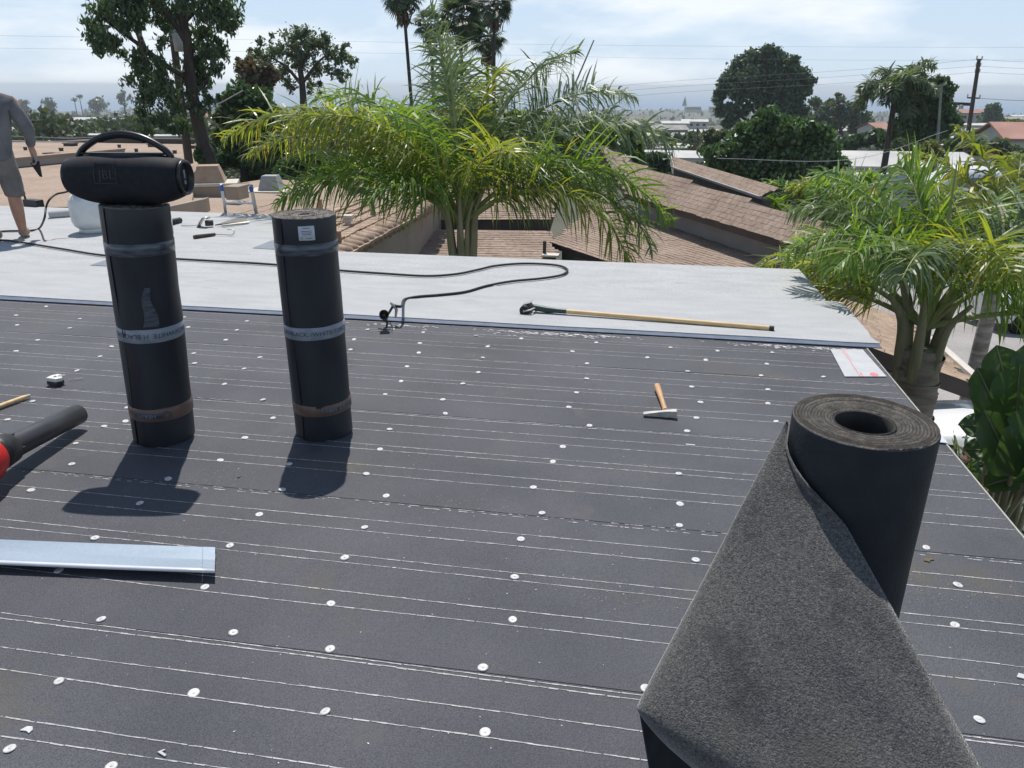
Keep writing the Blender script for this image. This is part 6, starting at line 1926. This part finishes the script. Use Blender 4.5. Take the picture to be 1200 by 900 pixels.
def wire(pp, d, r, lab, mat='wire', sag=0.0):
    p = np.array([at(x, y, dd) for (x, y), dd in zip(pp, d if isinstance(d, (list, tuple)) else [d] * len(pp))])
    tag(MB().tube(smooth_path(p, 6), r, 5, cap=False).build('overhead_wire', mat), lab, 'wire')
W_ = 0.009
wire([(560, 117), (771, 96.5), (950, 85.2), (1060, 77.5), (1145, 69.5)], 70, W_, 'uppermost wire running left from the leaning pole')
wire([(560, 124), (771, 103), (950, 92), (1060, 84), (1144, 77.5)], 70, W_, 'second wire running left from the leaning pole')
wire([(560, 131), (771, 110), (954, 99.5), (1060, 92), (1143, 84.5)], 70, W_, 'third wire running left from the leaning pole')
wire([(1149, 69.5), (1200, 72.5), (1300, 72)], 70, W_, 'uppermost wire leaving the leaning pole to the right')
wire([(1148, 77.5), (1200, 80), (1300, 79)], 70, W_, 'second wire leaving the leaning pole to the right')
wire([(1147, 84.5), (1200, 87), (1300, 86)], 70, W_, 'third wire leaving the leaning pole to the right')
wire([(-100, 40), (560, 51), (760, 53.5), (1000, 55), (1300, 56)], 60, 0.005, 'high faint wire crossing the whole sky')
wire([(-100, 55), (560, 64), (760, 68), (1000, 70.5), (1300, 70)], 60, 0.005, 'lower faint wire crossing the whole sky')
wire([(1142, 115), (1200, 118), (1300, 120)], 70, 0.018, 'low wire leaving the leaning pole in front of the sea')
wire([(840, 185.6), (1000, 186.5), (1110, 153)], [40, 42, 52], 0.012, 'thin pale wire crossing in front of the round tree', 'wire_pale')
wire([(-40, 164), (60, 166), (110, 163.5), (160, 157), (210, 143), (250, 125), (285, 106)], [33, 31, 30, 29.5, 29.2, 29, 29], 0.022, 'pale drooping cable in front of the drooping tree', 'wire_pale')
wire([(-40, 158), (60, 161.5), (120, 165)], 32, 0.014, 'thin dark cable above the flat tan roof on the left')

# ------------------------------------------------------------------ vehicles on the drive
def car(t, L, Wd, Hr, st, glass):
    """st: stations (x, half width, bottom, belt, roof half width, roof z)"""
    rows = []
    for x, w, zb, zbelt, wr, zr in st:
        half = [(0, zb), (w * 0.9, zb), (w, zb + 0.12), (w * 1.0, (zb + zbelt) / 2), (w * 0.97, zbelt), (wr + (w - wr) * 0.15, zr - 0.05) if zr > zbelt + 0.1 else (w * 0.9, zbelt + 0.02), (wr * 0.85, zr), (0, zr + 0.015)]
        ring = [(x, y, z) for y, z in half] + [(x, -y, z) for y, z in half[-2:0:-1]]
        ring.append(ring[0])
        rows.append(ring)
    MB().grid(np.array(rows)).add([r for r in rows[0][:-1]], [list(range(len(rows[0]) - 1))]).add([r for r in rows[-1][:-1]][::-1], [list(range(len(rows[0]) - 1))]).build('body', 'car_white', t)
    for name, quads in glass:
        MB().add([q for qq in quads for q in qq], [[4 * k, 4 * k + 1, 4 * k + 2, 4 * k + 3] for k in range(len(quads))]).build(name, 'car_glass', t)
    for sx in (st[2][0], st[-3][0]):
        for sy in (-1, 1):
            w_ = MB().lathe([(0.2, -.10), (.31, -.10), (.33, -.05), (.33, .05), (.31, .10), (0.2, .10)], 24, (sx, sy * (Wd - 0.12), 0.33), (0, sy, 0)).build('wheel', 'tyre', t)
            MB().lathe([(0, .03), (0.08, .05), (.2, .04), (.21, -.05), (0, -.05)], 16, (sx, sy * (Wd - 0.10), 0.33), (0, sy, 0)).build('rim', 'steel', w_)
    for sy in (-1, 1):
        MB().box((st[0][0] + 0.08, sy * Wd * 0.68, 0.66), (0.12, 0.36, 0.14)).build('headlight', 'lamp', t, bevel=0.03)
        MB().box((st[4][0] + 0.35, sy * (Wd + 0.08), 0.98), (0.16, 0.16, 0.12)).build('mirror', 'car_white', t, bevel=0.03)
    MB().box((st[0][0] - 0.01, 0, 0.45), (0.05, Wd * 1.3, 0.16)).build('grille', 'black', t, bevel=0.01)
gz = -4.0
CS = 1.3
rc = on_z(1112, 482, gz + 1.46 * CS)
hdg = math.atan2((H1_ - H2_)[1], (H1_ - H2_)[0])
t = thing('parked_car', 'white parked car below the tan roof, half hidden by the paddle leaved plant', 'car', (0, 0, gz), hdg + pi)
st = [(-2.15, .72, .30, .58, .66, .62), (-2.05, .82, .24, .68, .72, .74), (-1.35, .87, .22, .86, .75, .90), (-0.95, .88, .22, .92, .72, .97), (-0.25, .88, .22, .94, .62, 1.38), (0.15, .88, .22, .94, .64, 1.45), (0.9, .88, .22, .94, .64, 1.46), (1.65, .88, .22, .95, .62, 1.42), (1.95, .87, .22, .96, .60, 1.12), (2.1, .82, .26, .90, .66, .96), (2.18, .74, .35, .75, .62, .80)]
gl = [('windscreen', [[(-0.93, -.66, .985), (-0.93, .66, .985), (-0.27, .57, 1.385), (-0.27, -.57, 1.385)]]),
      ('side_window', [[(-0.75, -.83, .99), (0.35, -.83, .99), (0.3, -.69, 1.36), (-0.22, -.69, 1.34)], [(0.42, -.83, .99), (1.35, -.83, .99), (1.0, -.69, 1.36), (0.40, -.69, 1.36)]]),
      ('side_window', [[(-0.75, .83, .99), (-0.22, .69, 1.34), (0.3, .69, 1.36), (0.35, .83, .99)], [(0.42, .83, .99), (0.40, .69, 1.36), (1.0, .69, 1.36), (1.35, .83, .99)]]),
      ('rear_window', [[(1.68, -.55, 1.405), (1.68, .55, 1.405), (1.95, .54, 1.15), (1.95, -.54, 1.15)]])]
car(t, 4.3, .88, 1.46, st, gl)
t.scale = (1.0, 1.0, CS)
off = rotz(hdg + pi) @ A(0.0, 0, 0)
t.location = (rc[0] - off[0], rc[1] - off[1], gz)
# white work van
vp_ = at(1192, 296, 25.0)
gz = ground_at(vp_[0], vp_[1]) + 0.03
t = thing('work_van', 'white work van with a dark roof rack behind the right palm fronds', 'van', (vp_[0] + 1.6, vp_[1] + 0.4, gz), radians(12))
MB().prism([(-2.4, -.95, .35), (2.6, -.95, .35), (2.6, -.95, 2.1), (-1.0, -.95, 2.1), (-1.75, -.95, 1.25), (-2.4, -.95, 1.1)], (0, 1.9, 0)).build('body', 'car_white', t, bevel=0.09)
MB().add([(-1.055, -.8, 2.045), (-1.055, .8, 2.045), (-1.735, .82, 1.275), (-1.735, -.82, 1.275)], [[0, 3, 2, 1]]).build('windscreen', 'car_glass', t).location = (-0.03, 0, 0.02)
for sy in (-1, 1):
    MB().prism([(-1.5, sy * .955, 1.25), (-0.35, sy * .955, 1.25), (-0.35, sy * .955, 1.95), (-0.95, sy * .955, 1.95)], (0, sy * 0.012, 0)).build('side_window', 'car_glass', t)
    MB().box((-1.45, sy * 1.1, 1.32), (0.12, 0.2, 0.26)).build('mirror', 'black', t, bevel=0.03)
    for sx in (-1.6, 1.7):
        MB().lathe([(0, -.11), (.34, -.11), (.36, 0), (.34, .11), (0, .11)], 20, (sx, sy * .86, .36), (0, 1, 0)).build('wheel', 'tyre', t)
    MB().box((-2.39, sy * .7, .92), (.06, .3, .2)).build('headlight', 'lamp', t, bevel=0.02)
for x in (-0.8, 0.6, 2.2):
    MB().box((x, 0, 2.24), (0.07, 1.9, 0.07)).build('rack_bar', 'black', t)
for sy in (-1, 1):
    MB().box((0.8, sy * .85, 2.32), (3.6, 0.09, 0.09)).build('rack_rail', 'black', t)
MB().box((0.8, -0.4, 2.42), (3.4, 0.35, 0.14)).build('pipe_carrier', 'black', t, bevel=0.03)

# ------------------------------------------------------------------ paddle-leaved plant at the right edge
pb = at(1178, 560, 6.2)
og = A(pb[0], pb[1], -4.0)
t = thing('paddle_plant', 'tall plant with big torn paddle shaped leaves at the right border', 'plant', tuple(og))
def paddle(tip, root, width, mat='bop', tears=1):
    tip, root = np.asarray(tip, float), np.asarray(root, float)
    d = tip - root
    L = np.linalg.norm(d)
    d /= L
    view = (CAM - root) / np.linalg.norm(CAM - root)
    nrm = view * 0.55 + A(0, 0, 0.6) + rng.normal(0, 0.16, 3)
    s_ = np.cross(d, nrm)
    s_ /= np.linalg.norm(s_)
    n = np.cross(s_, d)
    mb = MB()
    m, nw = 17, 5
    mid_ = []
    for sg in (-1, 1):
        rows = []
        notch = rng.integers(5, m - 3)
        for i in range(m):
            q = i / (m - 1)
            c = root + d * L * q - n * (0.10 * L * q * q) + A(0, 0, -0.07 * L * q * q)
            if sg == 1:
                mid_.append(c + n * 0.004)
            w = width * 0.5 * min(1.0, (q / 0.16 + 0.04) ** 0.6) * (1 - max(0, (q - 0.62) / 0.38) ** 2.2 * 0.93)
            w *= 1 + 0.05 * sin(9 * q + sg) + (-0.16 if i == notch else 0)
            rows.append([c + s_ * sg * w * k / (nw - 1) + n * (0.30 * w * (k / (nw - 1)) - 0.16 * w * (k / (nw - 1)) ** 2 + 0.012 * sin(14 * q) * k / (nw - 1)) for k in range(nw)])
        rows = np.array(rows)
        mb.grid(rows if sg < 0 else rows[:, ::-1])
    lf_ = mb.build('leaf', mat, t, og)
    base = og + A(rng.normal(0, 0.12), rng.normal(0, 0.12), 0)
    mid = (base + root) / 2 + A(rng.normal(0, 0.08), rng.normal(0, 0.08), 0.1)
    MB().tube(smooth_path([base, mid, root], 5), np.linspace(0.03, 0.016, 11), 6).tube(np.array(mid_)[::2], np.linspace(0.013, 0.003, 9), 5).build('stalk', 'petiole', lf_, og)
PADS = [((1158, 402), (1168, 474), 0.27, 6.3), ((1200, 396), (1186, 470), 0.30, 6.4), ((1136, 428), (1160, 502), 0.26, 6.2), ((1182, 424), (1176, 512), 0.33, 6.0), ((1222, 432), (1194, 520), 0.34, 5.9),
        ((1112, 492), (1166, 508), 0.22, 6.1), ((1118, 520), (1172, 536), 0.22, 5.9), ((1146, 478), (1172, 556), 0.27, 5.8), ((1206, 470), (1186, 562), 0.34, 5.7),
        ((1230, 510), (1192, 566), 0.32, 5.6), ((1140, 566), (1180, 560), 0.2, 5.9), ((1216, 560), (1190, 590), 0.28, 5.6), ((1250, 470), (1200, 540), 0.34, 5.8)]
for (tx, ty), (rx_, ry_), w, d in PADS:
    paddle(at(tx + 14, ty, d - 0.12), at(rx_ + 14, ry_, d), w * 1.05)
# undergrowth and rubble beneath
for k, (x, y, d, mt, lab, s_) in enumerate(((1150, 590, 8.6, 'dry', 'yellowish dry tuft of leaves low at the right below the paddle leaved plant', 1.0), (1175, 600, 8.2, 'bop', 'green leafy tuft among the pale rubble at the lower right', 0.8), (1128, 545, 9.0, 'euc2', 'grey green tuft beside the red flowers under the paddle leaved plant', 0.8))):
    p = at(x, y, d)
    og = A(p[0], p[1], -4.0)
    t = thing('leafy_tuft', lab, 'plant', tuple(og))
    MB().tube([og, og + A(0, 0, max(0.3, p[2] + 4.0))], [0.03, 0.015], 6).build('stem', 'petiole', t, og)
    mb = MB()
    for q in range(46):
        a_ = rng.random() * 6.28
        el = rng.uniform(-0.2, 1.2)
        d3 = A(cos(a_) * cos(el), sin(a_) * cos(el), sin(el))
        w = np.cross(d3, A(0, 0, 1)) * 0.035 * s_
        c = p + rng.normal(0, 0.07, 3)
        l = rng.uniform(0.3, 0.6) * s_
        mb.add([c, c + d3 * l * 0.5 - w, c + d3 * l - A(0, 0, 0.12 * l), c + d3 * l * 0.5 + w], [[0, 1, 2, 3]])
    mb.build('leaves', mt, t, og)
p = at(1133, 541, 9.0)
og = A(p[0], p[1], -4.0)
t = thing('red_flower_plant', 'low plant with red flowers beside the white parked car', 'plant', tuple(og))
MB().tube([og, p - A(0, 0, 0.05)], [0.025, 0.012], 6).build('stem', 'petiole', t, og)
mb = MB()
leaves(mb, p + rng.normal(0, 0.07, (26, 3)), 0.055, 0.45)
mb.build('flowers', 'redink', t, og, kind='stuff')
mb = MB()
leaves(mb, p + A(0, 0, -0.12) + rng.normal(0, 0.16, (120, 3)), 0.14, 0.35)
mb.build('leaves', 'bop', t, og)
for k, (x, y, s_) in enumerate(((1168, 573, .15), (1177, 578, .17), (1186, 580, .13), (1172, 586, .16), (1182, 590, .18), (1192, 596, .14), (1189, 586, .12), (1164, 580, .10))):
    p = on_z(x, y, -3.95)
    me = MB().lathe([(0, 0), (s_ * .8, .02), (s_, s_ * .5), (s_ * .6, s_ * .9), (0, s_)], 7, (0, 0, 0), jit=0.03, smooth=False).build('rubble_stone', 'stone')
    me.location = p
    me.rotation_euler = (rng.normal(0, .3), rng.normal(0, .3), rng.random() * 6)
    tag(me, 'pale broken stone in the rubble patch below the right roof edge', 'stone', 'pale rubble below the right roof edge')

# ------------------------------------------------------------------ air
HAZE = 0.00027
if HAZE:
    hm, nt, N, L, out = new_mat('haze_air')
    pv_ = N.new('ShaderNodeVolumePrincipled')
    pv_.inputs['Color'].default_value = (0.84, 0.93, 1.0, 1)
    pv_.inputs['Density'].default_value = HAZE
    pv_.inputs['Anisotropy'].default_value = 0.2
    L.new(pv_.outputs[0], out.inputs['Volume'])
    hz = MB().box((0, 0, (-81.5 + 14) / 2), (90000, 90000, 95.5)).build('haze', hm)
    hz['kind'] = 'stuff'
